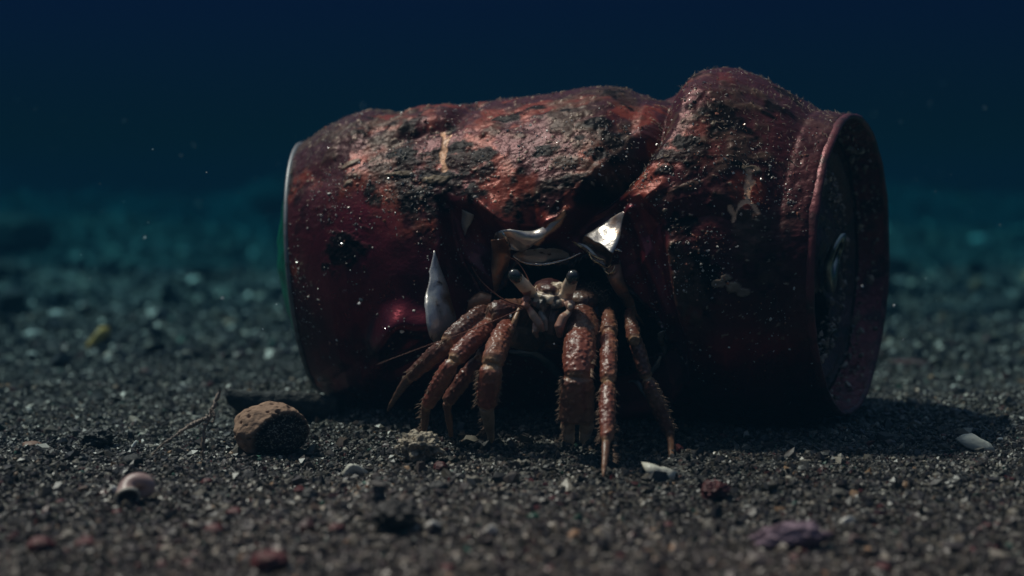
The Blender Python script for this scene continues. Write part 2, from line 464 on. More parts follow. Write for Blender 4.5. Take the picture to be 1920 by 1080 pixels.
orange = np.maximum(orange, sstep(1.1, .7, d_blob(815, 300, 30, 26) + (n_md - .5) * .8) * .8)
pale = np.zeros(S.shape)
for b_ in ((655, 344, 20, 17), (655, 304, 20, 5, 20), (735, 325, 30, 6), (812, 338, 22, 8), (1350, 531, 13, 8), (1374, 536, 13, 9), (1397, 548, 9, 6), (1362, 521, 12, 6), (840, 245, 7, 9), (1415, 318, 18, 8)):
    pale = np.maximum(pale, sstep(1.1, .8, d_blob(*b_) + (n_md - .5) * 2.6 + (n_hi - .5) * 1.6))
glow_cracks = np.zeros(S.shape)  # cracks and a crease, their bright glow painted into the colour
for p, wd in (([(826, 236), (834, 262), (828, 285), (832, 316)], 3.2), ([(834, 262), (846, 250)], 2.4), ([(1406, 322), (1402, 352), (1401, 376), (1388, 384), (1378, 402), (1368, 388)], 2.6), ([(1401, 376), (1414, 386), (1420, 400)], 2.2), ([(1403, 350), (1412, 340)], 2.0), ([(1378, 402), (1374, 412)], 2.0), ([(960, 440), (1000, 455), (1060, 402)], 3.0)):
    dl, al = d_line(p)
    glow_cracks = np.maximum(glow_cracks, sstep(1.3, .6, (dl + (n_hi - .5) * 8 + (n_md - .5) * 10) / (wd * 1.5)))
spk = sstep(.70, .76, n_vh * .6 + n_hi * .4) * np.clip(crustw * 1.2 + .08, 0, 1)

mixc = lambda a, b, m: a * (1 - m[..., None]) + np.array(b) * m[..., None]
C = np.zeros(S.shape + (3,)) + np.array([.20, .022, .034])
C = mixc(C, (.10, .012, .022), sstep(.4, .65, n_lo))
C = mixc(C, (.042, .010, .010), crustw * .75)
C = mixc(C, (.27, .045, .022), orange * .9)
C = mixc(C, (.085, .050, .030), tan * .8)
C = mixc(C, (.004, .003, .0035), dark * .97)
C = mixc(C, (.36, .27, .18), np.clip(pale * (.25 + 1.0 * n_hi) + spk * .8, 0, 1))
C = mixc(C, (1.0, .56, .34), glow_cracks)
neckm = sstep(.925, .945, T)
C = mixc(C, (.10, .028, .030), neckm * .6 * sstep(.35, .6, n_md))
C *= (0.66 + 0.50 * n_hi)[..., None]
growth = np.clip(np.maximum.reduce([tan, dark * .8, pale, spk, crustw * .6]), 0, 1)
RG = .29 + .20 * growth + .02 * dark + .10 * (n_md - .5)
MT = .8 * (1 - growth) * (1 - .5 * orange)
MT = MT * (1 - .5 * sstep(20, -10, sd_rec)); RG = RG + .06 * sstep(20, -10, sd_rec); MT = np.maximum(MT * (1 - glow_cracks), 0); RG = RG * (1 - glow_cracks) + .35 * glow_cracks
D += midw * (tan * (.0012 + .003 * (n_hi - .3)) + dark * (.0015 + .002 * (n_vh - .5) + .003 * (n_hi - .5)) + pale * .004 + crustw * ((n_hi - .5) * .0035 + (n_md - .5) * .002 + spk * .002) - glow_cracks * .001)
D += (1 - midw) * crustw * (n_hi - .5) * .005
D += .0012 * (n_md - .5)

R1 = R0 + D
P1 = can_base(T, PH, R1)
def can_at(px, py):
    """point on the finished skin of the can nearest to where the photo shows px, py"""
    k = _fi[np.argmin((_fx - px) ** 2 + (_fy - py) ** 2)]
    return P1.reshape(-1, 3)[k]
PX1, PY1 = project(P1)
_f1x = PX1.ravel()[_fi]; _f1y = PY1.ravel()[_fi]
def surfY(px, py):
    k = _fi[np.argmin((_f1x - px) ** 2 + (_f1y - py) ** 2)]
    return float(P1.reshape(-1, 3)[k, 1])
def on(px, py, off=0.0):
    return pt(px, py, surfY(px, py) - off)

can = empty("crushed_can", (0.10, 3.08, 0.0))
tag(can, "crushed red drink can on its side, crusted and torn open at the front", "can")
m_can = mat("painted_crusted_can", attr="Col", rattr="Rgh", mattr="Met", sattr="Spc", noise=[(220, (.02, .012, .012), .62, .85)], bump=[(160, .2, .005)], spec=.5)
gi = np.arange(NT * NP).reshape(NT, NP)
gj = np.roll(gi, -1, axis=1)
quads = np.stack([gi[:-1], gi[1:], gj[1:], gj[:-1]], -1)
hm = sd_hole_w < 0
keep = ~(hm[:-1] & hm[1:] & np.roll(hm, -1, 1)[:-1] & np.roll(hm, -1, 1)[1:])
qf = quads[keep]
# pull the ragged grid edge onto the tear line a little
body = mesh_obj("can_body", P1.reshape(-1, 3), qf, m_can, can)
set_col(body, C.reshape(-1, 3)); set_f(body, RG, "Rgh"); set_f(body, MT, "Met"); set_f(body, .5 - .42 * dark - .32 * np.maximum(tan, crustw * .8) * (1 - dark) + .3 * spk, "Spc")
st = 2
Pin = can_base(T, PH, R1 - .006)[::st, ::st]
gi2 = np.arange(Pin.shape[0] * Pin.shape[1]).reshape(Pin.shape[:2]); gj2 = np.roll(gi2, -1, 1)
hm2 = (sd_hole_w < 2)[::st, ::st]
k2 = ~(hm2[:-1] | hm2[1:] | np.roll(hm2, -1, 1)[:-1] | np.roll(hm2, -1, 1)[1:])
q2 = np.stack([gi2[:-1], gj2[:-1], gj2[1:], gi2[1:]], -1)[k2]
m_in = mat("stained_can_inside", (.10, .085, .075), .45, .5, noise=[(18, (.03, .018, .012), .4, .65)])
mesh_obj("inner_lining", Pin.reshape(-1, 3), q2, m_in, can)

def lathe_end(t, prof, name, material, nseg=160, parent=can, hole=None, jit=0.0):
    """turn a profile of (outward offset along the axis, radius) round the axis of the can's end"""
    n_, e1 = ring_frame(np.array([t])); n_, e1 = n_[0], e1[0]
    c = CL + (CR - CL) * t; up = np.array([0, 0, 1.0])
    ph = np.linspace(0, 2 * math.pi, nseg, endpoint=False)
    V = np.array([[c + n_ * o_ + (e1 * math.cos(p) + up * math.sin(p)) * r for p in ph] for o_, r in prof])
    V[..., 0] -= LEAN * (1 - t) ** 2 * (V[..., 2] - c[2])
    k = np.arange(V.shape[0] * nseg).reshape(V.shape[0], nseg); k2_ = np.roll(k, -1, 1)
    q = np.stack([k[:-1], k[1:], k2_[1:], k2_[:-1]], -1).reshape(-1, 4)
    if hole is not None:
        rr = np.array([r for _, r in prof])[:, None]
        u = rr * np.cos(ph)[None]; v = rr * np.sin(ph)[None]
        ins = hole(u, v).ravel()
        q = q[~ins[q].all(axis=1)]
    V = V.reshape(-1, 3)
    if jit:
        V = V + (np.stack([fbm(V, 16, 3, 90 + i) for i in range(3)], -1) - .5) * jit
    return mesh_obj(name, V, q, material, parent)

m_rim = mat("dull_aluminium_rim", (.26, .26, .27), .5, .7, noise=[(40, (.12, .10, .09), .5, .75)])
m_base = mat("green_base", (.008, .21, .12), .3, .35, noise=[(14, (.004, .06, .035), .45, .7)], bump=[(30, .4, .02)])
lathe_end(0, [(.005, .270), (.001, .2735), (-.004, .2725), (-.006, .268), (-.005, .262)], "base_rim", m_rim)
# the popped-out base of the can
bo = []
for k in range(15):
    a = k / 14
    bo.append((-.003 - .066 * (1 - (1 - a) ** 2) ** 1.35, .262 * (1 - a) + .0004))
gb = lathe_end(0, bo, "bulged_base", m_base, jit=.014)
gb['label'] = "green bulging base of the can"
# lid end
m_lid = mat("corroded_lid", (.10, .034, .030), .42, .35, noise=[(38, (.04, .02, .02), .45, .65), (60, (.16, .10, .07), .62, .72)], bump=[(60, .6, .01)])
m_neck = mat("rusty_red_rim", (.15, .035, .04), .42, .4, noise=[(30, (.05, .02, .02), .45, .65), (55, (.24, .17, .13), .62, .75)], bump=[(70, .4, .006)])
lathe_end(1, [(-.012, .288), (-.004, .2915), (.004, .291), (.008, .287), (.007, .283), (.002, .280), (-.006, .278)], "rim", m_neck, 220, jit=.006)
pw = [(.0, .2785)] + [(-.006 - .010 * k + .0035 * (k % 2), .277 - .0032 * k) for k in range(6)]
m_wall = mat("dark_red_inner_wall", (.20, .03, .036), .34, .4, noise=[(24, (.05, .012, .014), .45, .65), (60, (.30, .19, .13), .60, .72)], bump=[(60, .5, .01)])
lathe_end(1, pw, "inner_neck_wall", m_wall, 220, jit=.010)
pr = [(-.058, .262), (-.080, .252), (-.090, .244), (-.084, .236), (-.058, .231), (-.050, .227), (-.049, .221), (-.056, .213), (-.060, .205)]
pr += [(-.060 - .0035 * math.sin(k * .9), .21 * (1 - k / 24)) for k in range(1, 24)]
lid = lathe_end(1, pr, "lid", m_lid, 260, jit=.012, hole=lambda u, v: (((u - .01) / .095) ** 2 + ((v + .125) / .080) ** 2 < 1))
n_e, e1_e = ring_frame(np.array([1.0])); n_e, e1_e = Vector(n_e[0]), Vector(e1_e[0]); c_e = Vector(CR); up_e = Vector((0, 0, 1))
def on_lid(u, v, o): return c_e + n_e * o + e1_e * u + up_e * v
tv = []; tf = []
ring_o = [(.036 * math.cos(a) * 1.0, .004 + .058 * math.sin(a)) for a in np.linspace(0, 2 * math.pi, 28, endpoint=False)]
ring_i = [(.020 * math.cos(a), .022 + .024 * math.sin(a)) for a in np.linspace(0, 2 * math.pi, 28, endpoint=False)]
for o_, rr in ((-.034, ring_o), (-.034, ring_i), (-.046, ring_i), (-.046, ring_o)):
    for u, v in rr: tv.append(on_lid(u, v, o_ + .35 * max(0, v)))
for b4 in range(4):
    for k in range(28):
        a0 = b4 * 28 + k; a1 = b4 * 28 + (k + 1) % 28; b0 = ((b4 + 1) % 4) * 28 + k; b1 = ((b4 + 1) % 4) * 28 + (k + 1) % 28
        tf.append((a0, a1, b1, b0))
m_tab = mat("tarnished_tab", (.45, .47, .40), .28, .9, noise=[(30, (.10, .08, .05), .45, .6)])
tab = mesh_obj("pull_tab", [tuple(Vector(v) - Vector(can.location)) for v in tv], tf, m_tab); tab.parent = lid
tab.matrix_parent_inverse = Matrix.Identity(4)
tab.data.transform(Matrix.Translation(Vector(can.location)))
# torn sheet: flaps and curled lips of bare aluminium round the hole
m_alu = mat("torn_aluminium", (.58, .53, .49), .33, .6, noise=[(16, (.34, .17, .085), .52, .66), (60, (.10, .05, .035), .60, .72)], bump=[(25, .25, .02)])
m_alu2 = mat("amber_reflection_aluminium", (.50, .24, .13), .34, .5, noise=[(18, (.16, .07, .04), .42, .62), (50, (.42, .36, .3), .60, .72)], bump=[(30, .25, .02)])  # bare metal with its orange reflection put into the base colour

def resample(pts, n):
    pts = [Vector(p) for p in pts]
    d = [0]
    for a, b in zip(pts[:-1], pts[1:]): d.append(d[-1] + (b - a).length)
    out = []
    for k in range(n):
        x = d[-1] * k / (n - 1); i = 0
        while i < len(d) - 2 and d[i + 1] < x: i += 1
        f = (x - d[i]) / max(d[i + 1] - d[i], 1e-9)
        # Catmull-Rom
        p0 = pts[max(i - 1, 0)]; p1 = pts[i]; p2 = pts[i + 1]; p3 = pts[min(i + 2, len(pts) - 1)]
        out.append(0.5 * ((2 * p1) + (p2 - p0) * f + (2 * p0 - 5 * p1 + 4 * p2 - p3) * f * f + (3 * p1 - p0 - 3 * p2 + p3) * f ** 3))
    return out

def flap(ea, eb, bulge, material, name="torn_flap", label=None, n=26, m=10, thick=.0012, crumple=.0042):
    """a thin bent sheet between two edges, bowed towards -bulge..+bulge"""
    A_ = resample(ea, n); B_ = resample(eb, n)
    G = np.zeros((n, m, 3))
    for i in range(n):
        ax = (A_[min(i + 1, n - 1)] - A_[max(i - 1, 0)] + B_[min(i + 1, n - 1)] - B_[max(i - 1, 0)])
        across = B_[i] - A_[i]
        nn = ax.cross(across); nn = nn.normalized() if nn.length > 1e-9 else Vector((0, -1, 0))
        if nn.y > 0: nn = -nn
        for j in range(m):
            f = j / (m - 1)
            p = A_[i].lerp(B_[i], f) + nn * (bulge * across.length * 4 * f * (1 - f))
            G[i, j] = p
    G = G + (np.stack([np.abs(fbm(G, 24, 2, 120 + k) - .5) * 3 + .2 for k in range(3)], -1) - .5) * crumple
    off = np.array([0, thick, -thick * .5])
    V = np.concatenate([G.reshape(-1, 3), (G + off).reshape(-1, 3)])
    k = np.arange(n * m).reshape(n, m); N0 = n * m
    q = [np.stack([k[:-1, :-1], k[:-1, 1:], k[1:, 1:], k[1:, :-1]], -1).reshape(-1, 4),
         np.stack([k[:-1, :-1], k[1:, :-1], k[1:, 1:], k[:-1, 1:]], -1).reshape(-1, 4) + N0]
    bd = np.concatenate([k[0, :-1], k[:-1, -1], k[-1, :0:-1], k[:0:-1, 0]])
    bd2 = np.roll(bd, -1)
    q.append(np.stack([bd2, bd, bd + N0, bd2 + N0], -1))
    o = mesh_obj(name, V, np.concatenate(q), material, can)
    if label: o['label'] = label
    return o

flap([on(814, 472, .004), on(800, 535, .034), on(797, 590, .064), on(806, 628, .080), on(817, 646, .084)],
     [on(816, 472, .004), on(836, 535, .030), on(852, 580, .050), on(853, 606, .058), on(820, 647, .084)], .10, m_alu, label="tall pointed blade of bare metal")
flap([on(864, 394, .008), on(866, 418, .010), on(868, 440, .006)], [on(886, 404, .012), on(882, 418, .012), on(870, 442, .008)], .15, m_alu)
# curled corner, upper left of the hole
flap([on(926, 446, .012), on(922, 480, .030), on(922, 515, .032), on(926, 548, .016)],
     [on(950, 444, .034), on(958, 470, .038), on(950, 505, .024), on(930, 548, .012)], .22, m_alu2, label="curl of metal with an amber reflection painted in")
flap([on(926, 448, .014), on(935, 434, .020), on(960, 430, .022), on(1000, 432, .018), on(1040, 414, .008)],
     [on(944, 470, .036), on(958, 466, .042), on(975, 470, .036), on(1005, 456, .022), on(1062, 402, .006)], .05, m_alu)
flap([on(962, 478, .03), on(990, 468, .032), on(1030, 466, .03), on(1066, 474, .02)],
     [on(960, 482, .03), on(985, 492, .026), on(1020, 494, .02), on(1068, 482, .014)], -.12, m_alu, label="bright rolled lip over the hole")
# upper right
flap([on(1170, 398, .022), on(1140, 415, .034), on(1112, 432, .044), on(1096, 442, .046)],
     [on(1171, 399, .022), on(1166, 425, .046), on(1158, 455, .068), on(1150, 474, .080)], .06, m_alu, label="large pale triangular flap")
flap([on(1098, 442, .022), on(1092, 452, .02), on(1100, 468, .016), on(1130, 496, .014)],
     [on(1152, 472, .026), on(1150, 482, .024), on(1148, 492, .022), on(1146, 500, .02)], -.15, m_alu2)
flap([on(1072, 452, .014), on(1090, 458, .016), on(1108, 474, .018), on(1128, 492, .016), on(1136, 504, .012)],
     [on(1078, 458, .02), on(1094, 468, .024), on(1110, 486, .026), on(1126, 500, .024), on(1138, 512, .018)], .5, m_alu, name="shredded_edge")
flap([on(1134, 508, .010), on(1146, 535, .016), on(1172, 572, .012), on(1206, 612, .004)],
     [on(1164, 494, .028), on(1172, 530, .034), on(1188, 568, .020), on(1208, 612, .006)], .25, m_alu2, label="long amber tongue of metal right of the hole")
# left, small
flap([on(878, 562, .014), on(890, 552, .02), on(905, 546, .02), on(922, 552, .01)],
     [on(872, 592, .012), on(886, 582, .016), on(902, 578, .016), on(918, 578, .008)], .2, m_alu2)
# lower lip
flap([on(955, 658, .008), on(985, 656, .018), on(1015, 664, .020), on(1042, 684, .014), on(1062, 712, .006)],
     [on(958, 664, .012), on(985, 668, .026), on(1010, 676, .028), on(1038, 702, .022), on(1064, 722, .010)], .25, m_rim, label="grey lower lip of the tear")
flap([on(1178, 716, .010), on(1190, 718, .02), on(1204, 736, .02), on(1218, 756, .006)],
     [on(1184, 712, .010), on(1200, 716, .018), on(1212, 736, .014), on(1220, 756, .004)], .2, m_rim)
flap([on(1216, 700, .008), on(1222, 692, .012), on(1230, 682, .010), on(1236, 668, .006)],
     [on(1222, 704, .008), on(1230, 696, .012), on(1238, 684, .010), on(1240, 668, .006)], .3, m_alu)  # added metal sliver standing in for a highlight on the tear
flap([on(1238, 622, .006), on(1240, 636, .012), on(1238, 652, .012), on(1242, 664, .006)],
     [on(1248, 618, .006), on(1246, 636, .010), on(1250, 650, .010), on(1246, 664, .006)], .5, m_alu, n=14, m=6)  # white specular mark shaped as an added sliver of metal

# thin bright torn edge following the whole tear
def tear_edge():
    q = np.array(hole_q); V = []; Q = []
    pts = []
    for i in range(len(q)):
        for f in np.linspace(0, 1, 14, endpoint=False): pts.append(q[i] * (1 - f) + q[(i + 1) % len(q)] * f)
    pts = np.array(pts); N = len(pts)
    Sf = S.ravel(); Af = A.ravel(); Pf = P1.reshape(-1, 3)
    sub = np.where((np.abs(sd_hole.ravel()) < 26))[0]
    cen = pts.mean(0)
    for i, (s_, a_) in enumerate(pts):
        k = sub[np.argmin((Sf[sub] - s_) ** 2 + (Af[sub] - a_) ** 2)]
        p = Pf[k]
        j1 = rng.uniform(-1, 1, 3) * .0022
        inw = np.array([(cen - pts[i])[0], 0, (cen - pts[i])[1]]); inw /= np.linalg.norm(inw) + 1e-9
        wv = .006 + .004 * math.sin(i * .21) + .003 * math.sin(i * .77)
        V += [p - inw * .006 + [0, -.001, 0], p + [0, -.007, 0] + j1, p + inw * wv + [0, .002, 0] + j1]
    for i in range(N):
        a0 = i * 3; b0 = ((i + 1) % N) * 3
        Q += [(a0, a0 + 1, b0 + 1, b0), (a0 + 1, a0 + 2, b0 + 2, b0 + 1)]
    return mesh_obj("torn_edge", V, np.array(Q), m_edge, can)
m_bright = mat('bright_bent_metal', (.75, .70, .62), .2, 1.0, noise=[(40, (.35, .2, .1), .55, .7)])
m_brass = mat('brassy_shreds', (.6, .42, .22), .22, 1.0, noise=[(60, (.2, .1, .05), .5, .65)])
m_edge = mat("dark_torn_edge", (.16, .12, .12), .3, .9, noise=[(22, (.05, .012, .014), .4, .6)])
tear_edge()
def wire(paths, name, material):
    V = []; Q = []; ns = 8
    for pts, r0 in paths:
        P_ = resample(pts, 34); b0 = len(V)
        for i, p in enumerate(P_):
            d = (P_[min(i + 1, 33)] - P_[max(i - 1, 0)]).normalized(); s_ = d.cross(Vector((.1, 1, .1))).normalized(); u2 = s_.cross(d)
            r = r0 * PXU * (.35 + .65 * math.sin(math.pi * (.04 + .92 * i / 33))) * random.uniform(.75, 1.2)
            for j in range(ns):
                a = 2 * math.pi * j / ns; V.append(p + (s_ * math.cos(a) + u2 * math.sin(a) * .8) * r)
        Q += [(b0 + i * ns + j, b0 + i * ns + (j + 1) % ns, b0 + (i + 1) * ns + (j + 1) % ns, b0 + (i + 1) * ns + j) for i in range(33) for j in range(ns)]
        Q += [tuple(b0 + j for j in range(ns))[::-1], tuple(b0 + 33 * ns + j for j in range(ns))]
    return mesh_obj(name, [tuple(v) for v in V], Q, material, can)
wire([([on(962, 480, .036), on(984, 493, .032), on(1020, 496, .028), on(1058, 488, .024), on(1090, 474, .02)], 3.2)], "rolled_lip", m_bright)
wire([([on(1074, 452, .03), on(1088, 462, .034), on(1098, 468, .034), on(1112, 480, .036), on(1134, 488, .034)], 3.0)], "shredded_edge", m_brass)
wire([([on(1102, 470, .036), on(1110, 486, .038), on(1124, 494, .036), on(1138, 502, .034), on(1146, 496, .036)], 2.4)], "shredded_edge", m_brass)
wire([([on(1134, 508, .034), on(1142, 514, .038), on(1150, 508, .040), on(1153, 498, .038)], 2.6)], "shredded_edge", m_brass)
wire([([on(940, 432, .034), on(948, 446, .042), on(957, 462, .044)], 3.2)], "bright_fold", m_bright)
wire([([on(1148, 470, .044), on(1156, 468, .048), on(1166, 472, .044)], 3.0)], "bright_fold", m_bright)

m_speck = mat('bright_flecks', attr='Col', rough=.18, spec=.8)
# pale grains and flecks stuck to the skin
def specks():
    flat = np.where(((~hm) & front).ravel())[0]
    wgt = (.12 + .9 * crustw + .5 * np.exp(-((T - .17) / .12) ** 2) * (np.abs(sinp) < .5) + .4 * (sd_rec < 0)).ravel()[flat] * sstep(.35, .65, fbm(B0, 9, 3, 133)).ravel()[flat]
    k = rng.choice(flat, 4200, p=wgt / wgt.sum())
    r = .0013 * np.exp(rng.normal(0, .5, len(k)))
    r = np.minimum(r, .0055)
    col = np.array([.75, .68, .6]) * rng.uniform(.25, 1, (len(k), 1))
    dk = rng.random(len(k)) < .3
    col[dk] = np.array([.30, .11, .06])
    o = grains("sand_grains", P1.reshape(-1, 3)[k], r, col, m_speck, can); o['kind'] = 'stuff'
specks()
def lid_grains():
    k = 900; ph = rng.uniform(0, 2 * math.pi, k); f = rng.random(k) ** .6
    pos = []
    for a, q in zip(ph, f):
        if rng.random() < .5: o_, r_ = -.004 - .05 * q, .2765 - .016 * q
        else: o_, r_ = -.057, .19 * q ** .3
        pos.append(on_lid(r_ * math.cos(a), r_ * math.sin(a), o_))
    pos = np.array([tuple(p) for p in pos])
    o = grains("lid_crust", pos, .0036 * np.exp(rng.normal(0, .5, k)), np.array([.42, .28, .2]) * rng.uniform(.3, 1.3, (k, 1)), m_speck, can); o['kind'] = 'stuff'
lid_grains()
def fuzz():
    top = np.where(((sinp > .55) & (crustw > .5)).ravel())[0]
    k = rng.choice(top, 2600)
    c0 = CL + (CR - CL) * T.ravel()[k][:, None]
    p = P1.reshape(-1, 3)[k]; nrm = p - c0; nrm -= np.outer(nrm @ ((CR - CL) / LEN), (CR - CL) / LEN); nrm /= np.linalg.norm(nrm, axis=1, keepdims=True)
    L_ = rng.uniform(.002, .007, (len(k), 1)) * (1 + .9 * (T.ravel()[k] > .7)[:, None] * rng.random((len(k), 1)))
    d = nrm + rng.normal(0, .55, p.shape); d /= np.linalg.norm(d, axis=1, keepdims=True)
    side = np.cross(d, rng.normal(size=p.shape)); side /= np.linalg.norm(side, axis=1, keepdims=True)
    wv = rng.uniform(.0005, .0016, (len(k), 1))
    s2 = np.cross(d, side)
    V = np.stack([p - side * wv - d * .002, p + side * wv - d * .002, p + s2 * wv - d * .002, p + d * L_], 1).reshape(-1, 3)
    b_ = 4 * np.arange(len(k))[:, None]
    Fc = np.concatenate([b_ + np.array([0, 1, 3]), b_ + np.array([1, 2, 3]), b_ + np.array([2, 0, 3])])
    o = mesh_obj("algae_fuzz", V, Fc, m_fuzz, can); o['kind'] = 'stuff'
m_fuzz = mat("algae_fuzz", (.17, .13, .10), .7)
fuzz()

# ------------------------------------------------------------------ the hermit crab
SRC_V, SRC_F, SRC_C, SRC_G = [], [], [], []
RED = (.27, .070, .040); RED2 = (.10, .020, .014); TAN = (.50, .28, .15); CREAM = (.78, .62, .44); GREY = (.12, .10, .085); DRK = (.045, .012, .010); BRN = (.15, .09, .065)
def shift(p):
    """move a point straight towards the lens by FWD, for the head that leans out of the hole"""
    p = Vector(p); c = Vector((0, 0, CAMH)); return c + (p - c) * ((p.y - FWD) / p.y)
def lerp3(a, b, f): return tuple(a[i] * (1 - f) + b[i] * f for i in range(3))

FWD = 0.07
def tube(pts, rads, col, ends=None, flat=1.0, gran=0.0, ns=14, flatdir=None):
    """closed tapering tube through world points; col = colour or list; ends = colour of the two ends"""
    P_ = [shift(p) for p in pts]; n = len(P_)
    base = len(SRC_V)
    up = Vector((0.1, -1, 0.2)) if flatdir is None else Vector(flatdir)
    for i in range(n):
        d = (P_[min(i + 1, n - 1)] - P_[max(i - 1, 0)]).normalized()
        s_ = d.cross(up); s_ = s_.normalized() if s_.length > 1e-6 else Vector((1, 0, 0))
        u2 = s_.cross(d).normalized()
        c = col[i] if isinstance(col, list) else col
        c0_ = c
        for k in range(ns):
            a = 2 * math.pi * k / ns
            SRC_V.append(P_[i] + s_ * (rads[i] * math.cos(a)) + u2 * (rads[i] * flat * math.sin(a)))
            c = lerp3(c0_, TAN, .4 * min(1, max(0, (-math.cos(a) - .35) / .4))) if gran > .9 else c0_
            SRC_C.append(c); SRC_G.append(gran)
    for i in range(n - 1):
        for k in range(ns):
            SRC_F.append((base + i * ns + k, base + i * ns + (k + 1) % ns, base + (i + 1) * ns + (k + 1) % ns, base + (i + 1) * ns + k))
    SRC_F.append(tuple(base + k for k in range(ns))[::-1]); SRC_F.append(tuple(base + (n - 1) * ns + k for k in range(ns)))

def seg(p0, p1, r0, r1, col=RED, end=TAN, flat=1.0, gran=1.0, bow=0.0, swell=1.12, neck=.62, q0=.07, q1=.075):
    """one limb segment: narrow pale joint, swollen shell, flared pale far end"""
    p0, p1 = Vector(p0), Vector(p1); n = 15
    d = (p1 - p0); side = d.cross(Vector((0, 0, 1))); up = Vector((0, -1, .6)).normalized()
    pts, rs, cs = [], [], []
    for i in range(n):
        f = i / (n - 1)
        r = (r0 * (1 - f) + r1 * f)
        prof = neck + (1 - neck) * min(1, f / .16) ** .6
        prof *= 1 + (swell - 1) * math.sin(min(1, f * 1.05) * math.pi)
        if f > .94: prof *= .86
        if f == 0 or f == 1: prof *= .8
        rs.append(r * prof)
        pts.append(p0 + d * f + up * (bow * d.length * 4 * f * (1 - f)))
        e = max(1 - f / q0 if q0 else 0, (f - (1 - q1)) / q1 if q1 else 0, 0)
        cs.append(lerp3(col, end, min(1, e * 1.1)))
    tube(pts, rs, cs, flat=flat, gran=gran)

def px(px_, Y): return px_ * Y / F
def limb(joints, rads, col=RED, bow=.05, tipcol=(.17, .07, .04), flat=1.0, end=TAN):
    """joints: list of (px, py, Y); the last segment is the claw-like dactyl"""
    J = [pt(*j) for j in joints]
    for i in range(len(J) - 1):
        r0, r1 = rads[i]; Y = joints[i][2]
        if i == len(J) - 2:
            n = 12; d = J[i + 1] - J[i]; pts, rs, cs = [], [], []
            for k in range(n):
                f = k / (n - 1)
                pts.append(J[i] + d * f + Vector((0, -1, .3)) * (.05 * d.length * 4 * f * (1 - f)))
                rs.append(px(r0 * (1 - f) ** .8 + r1 * (1 - (1 - f) ** .8), Y) * (.9 if k == 0 else 1))
                cs.append(lerp3(tipcol, TAN, f * .35))
            tube(pts, rs, cs, gran=.25, flat=.9)
        else:
            seg(J[i], J[i + 1], px(r0, Y), px(r1, Y), col=col, bow=bow if i == 0 else bow * .5, flat=flat, end=end)

# left walking legs
limb([(912, 580, 2.785), (838, 646, 2.70), (768, 708, 2.75), (727, 770, 2.93)], [(15, 18), (16, 13), (10, 3)], col=(.15, .055, .034), tipcol=(.10, .04, .028))
limb([(930, 600, 2.765), (850, 676, 2.655), (799, 764, 2.69), (795, 822, 2.775)], [(14, 17), (16, 13), (10, 4)])
limb([(950, 640, 2.79), (898, 672, 2.73), (838, 755, 2.74), (846, 818, 2.80)], [(13, 13), (13, 14), (9, 4)], col=(.19, .06, .036))
limb([(952, 606, 2.74), (922, 684, 2.615), (912, 762, 2.64), (922, 828, 2.745)], [(15, 21), (21, 19), (15, 5)], tipcol=(.42, .31, .22))
# left claw-arm, folded across under the face
seg(pt(1012, 602, 2.84), pt(918, 588, 2.735), px(30, 2.8), px(21, 2.72), col=(.11, .03, .02), end=(.22, .12, .08), bow=.10)
seg(pt(1012, 640, 2.81), pt(950, 628, 2.73), px(21, 2.8), px(20, 2.72), col=(.13, .085, .06), end=(.25, .15, .10), gran=.4)
tube([pt(974, 578, 2.715), pt(966, 600, 2.70), pt(958, 622, 2.695), pt(955, 642, 2.70)], [px(r, 2.7) for r in (4, 6, 6, 3)], (.36, .2, .11))
# right claw
seg(pt(1094, 575, 2.80), pt(1091, 634, 2.68), px(16, 2.75), px(31, 2.68), col=(.20, .065, .038), end=(.45, .33, .24), bow=.10, neck=.4, flat=.9, q1=.16)
seg(pt(1090, 622, 2.69), pt(1082, 712, 2.60), px(26, 2.68), px(25, 2.6), bow=.06, flat=.85, swell=1.25)
seg(pt(1083, 706, 2.605), pt(1081, 790, 2.62), px(31, 2.62), px(33, 2.62), bow=.03, flat=.7, col=(.22, .075, .042), end=(.30, .14, .09), q1=.3, swell=1.04, neck=.85)
tube([pt(1066, 780, 2.625), pt(1064, 800, 2.63), pt(1067, 818, 2.64), pt(1074, 831, 2.65)], [px(r, 2.63) for r in (15, 14, 11, 4)], [(.24, .10, .06), (.42, .28, .19), (.52, .40, .30), (.58, .46, .35)], gran=.3, flat=.8)
tube([pt(1098, 780, 2.625), pt(1100, 800, 2.63), pt(1097, 818, 2.64), pt(1090, 830, 2.65)], [px(r, 2.63) for r in (15, 14, 11, 4)], [(.24, .10, .06), (.42, .28, .19), (.52, .40, .30), (.58, .46, .35)], gran=.3, flat=.8)
tube([pt(1112, 590, 2.76), pt(1122, 620, 2.74), pt(1118, 655, 2.72)], [px(r, 2.74) for r in (6, 10, 5)], (.22, .10, .07), gran=.3)
# right walking legs
seg(pt(1140, 580, 2.78), pt(1142, 628, 2.675), px(8, 2.75), px(17, 2.68), col=(.20, .065, .038), neck=.5, bow=.05)
limb([(1142, 620, 2.685), (1140, 718, 2.585), (1137, 828, 2.495), (1131, 896, 2.432)], [(14, 15), (15, 13), (9.5, 2)])
seg(pt(1178, 580, 2.80), pt(1190, 640, 2.70), px(9, 2.75), px(14, 2.7), col=(.16, .05, .03), neck=.5)
limb([(1189, 632, 2.73), (1212, 708, 2.70), (1256, 812, 2.70), (1259, 868, 2.60)], [(13, 13), (15, 14), (9, 4)], col=(.17, .055, .034))
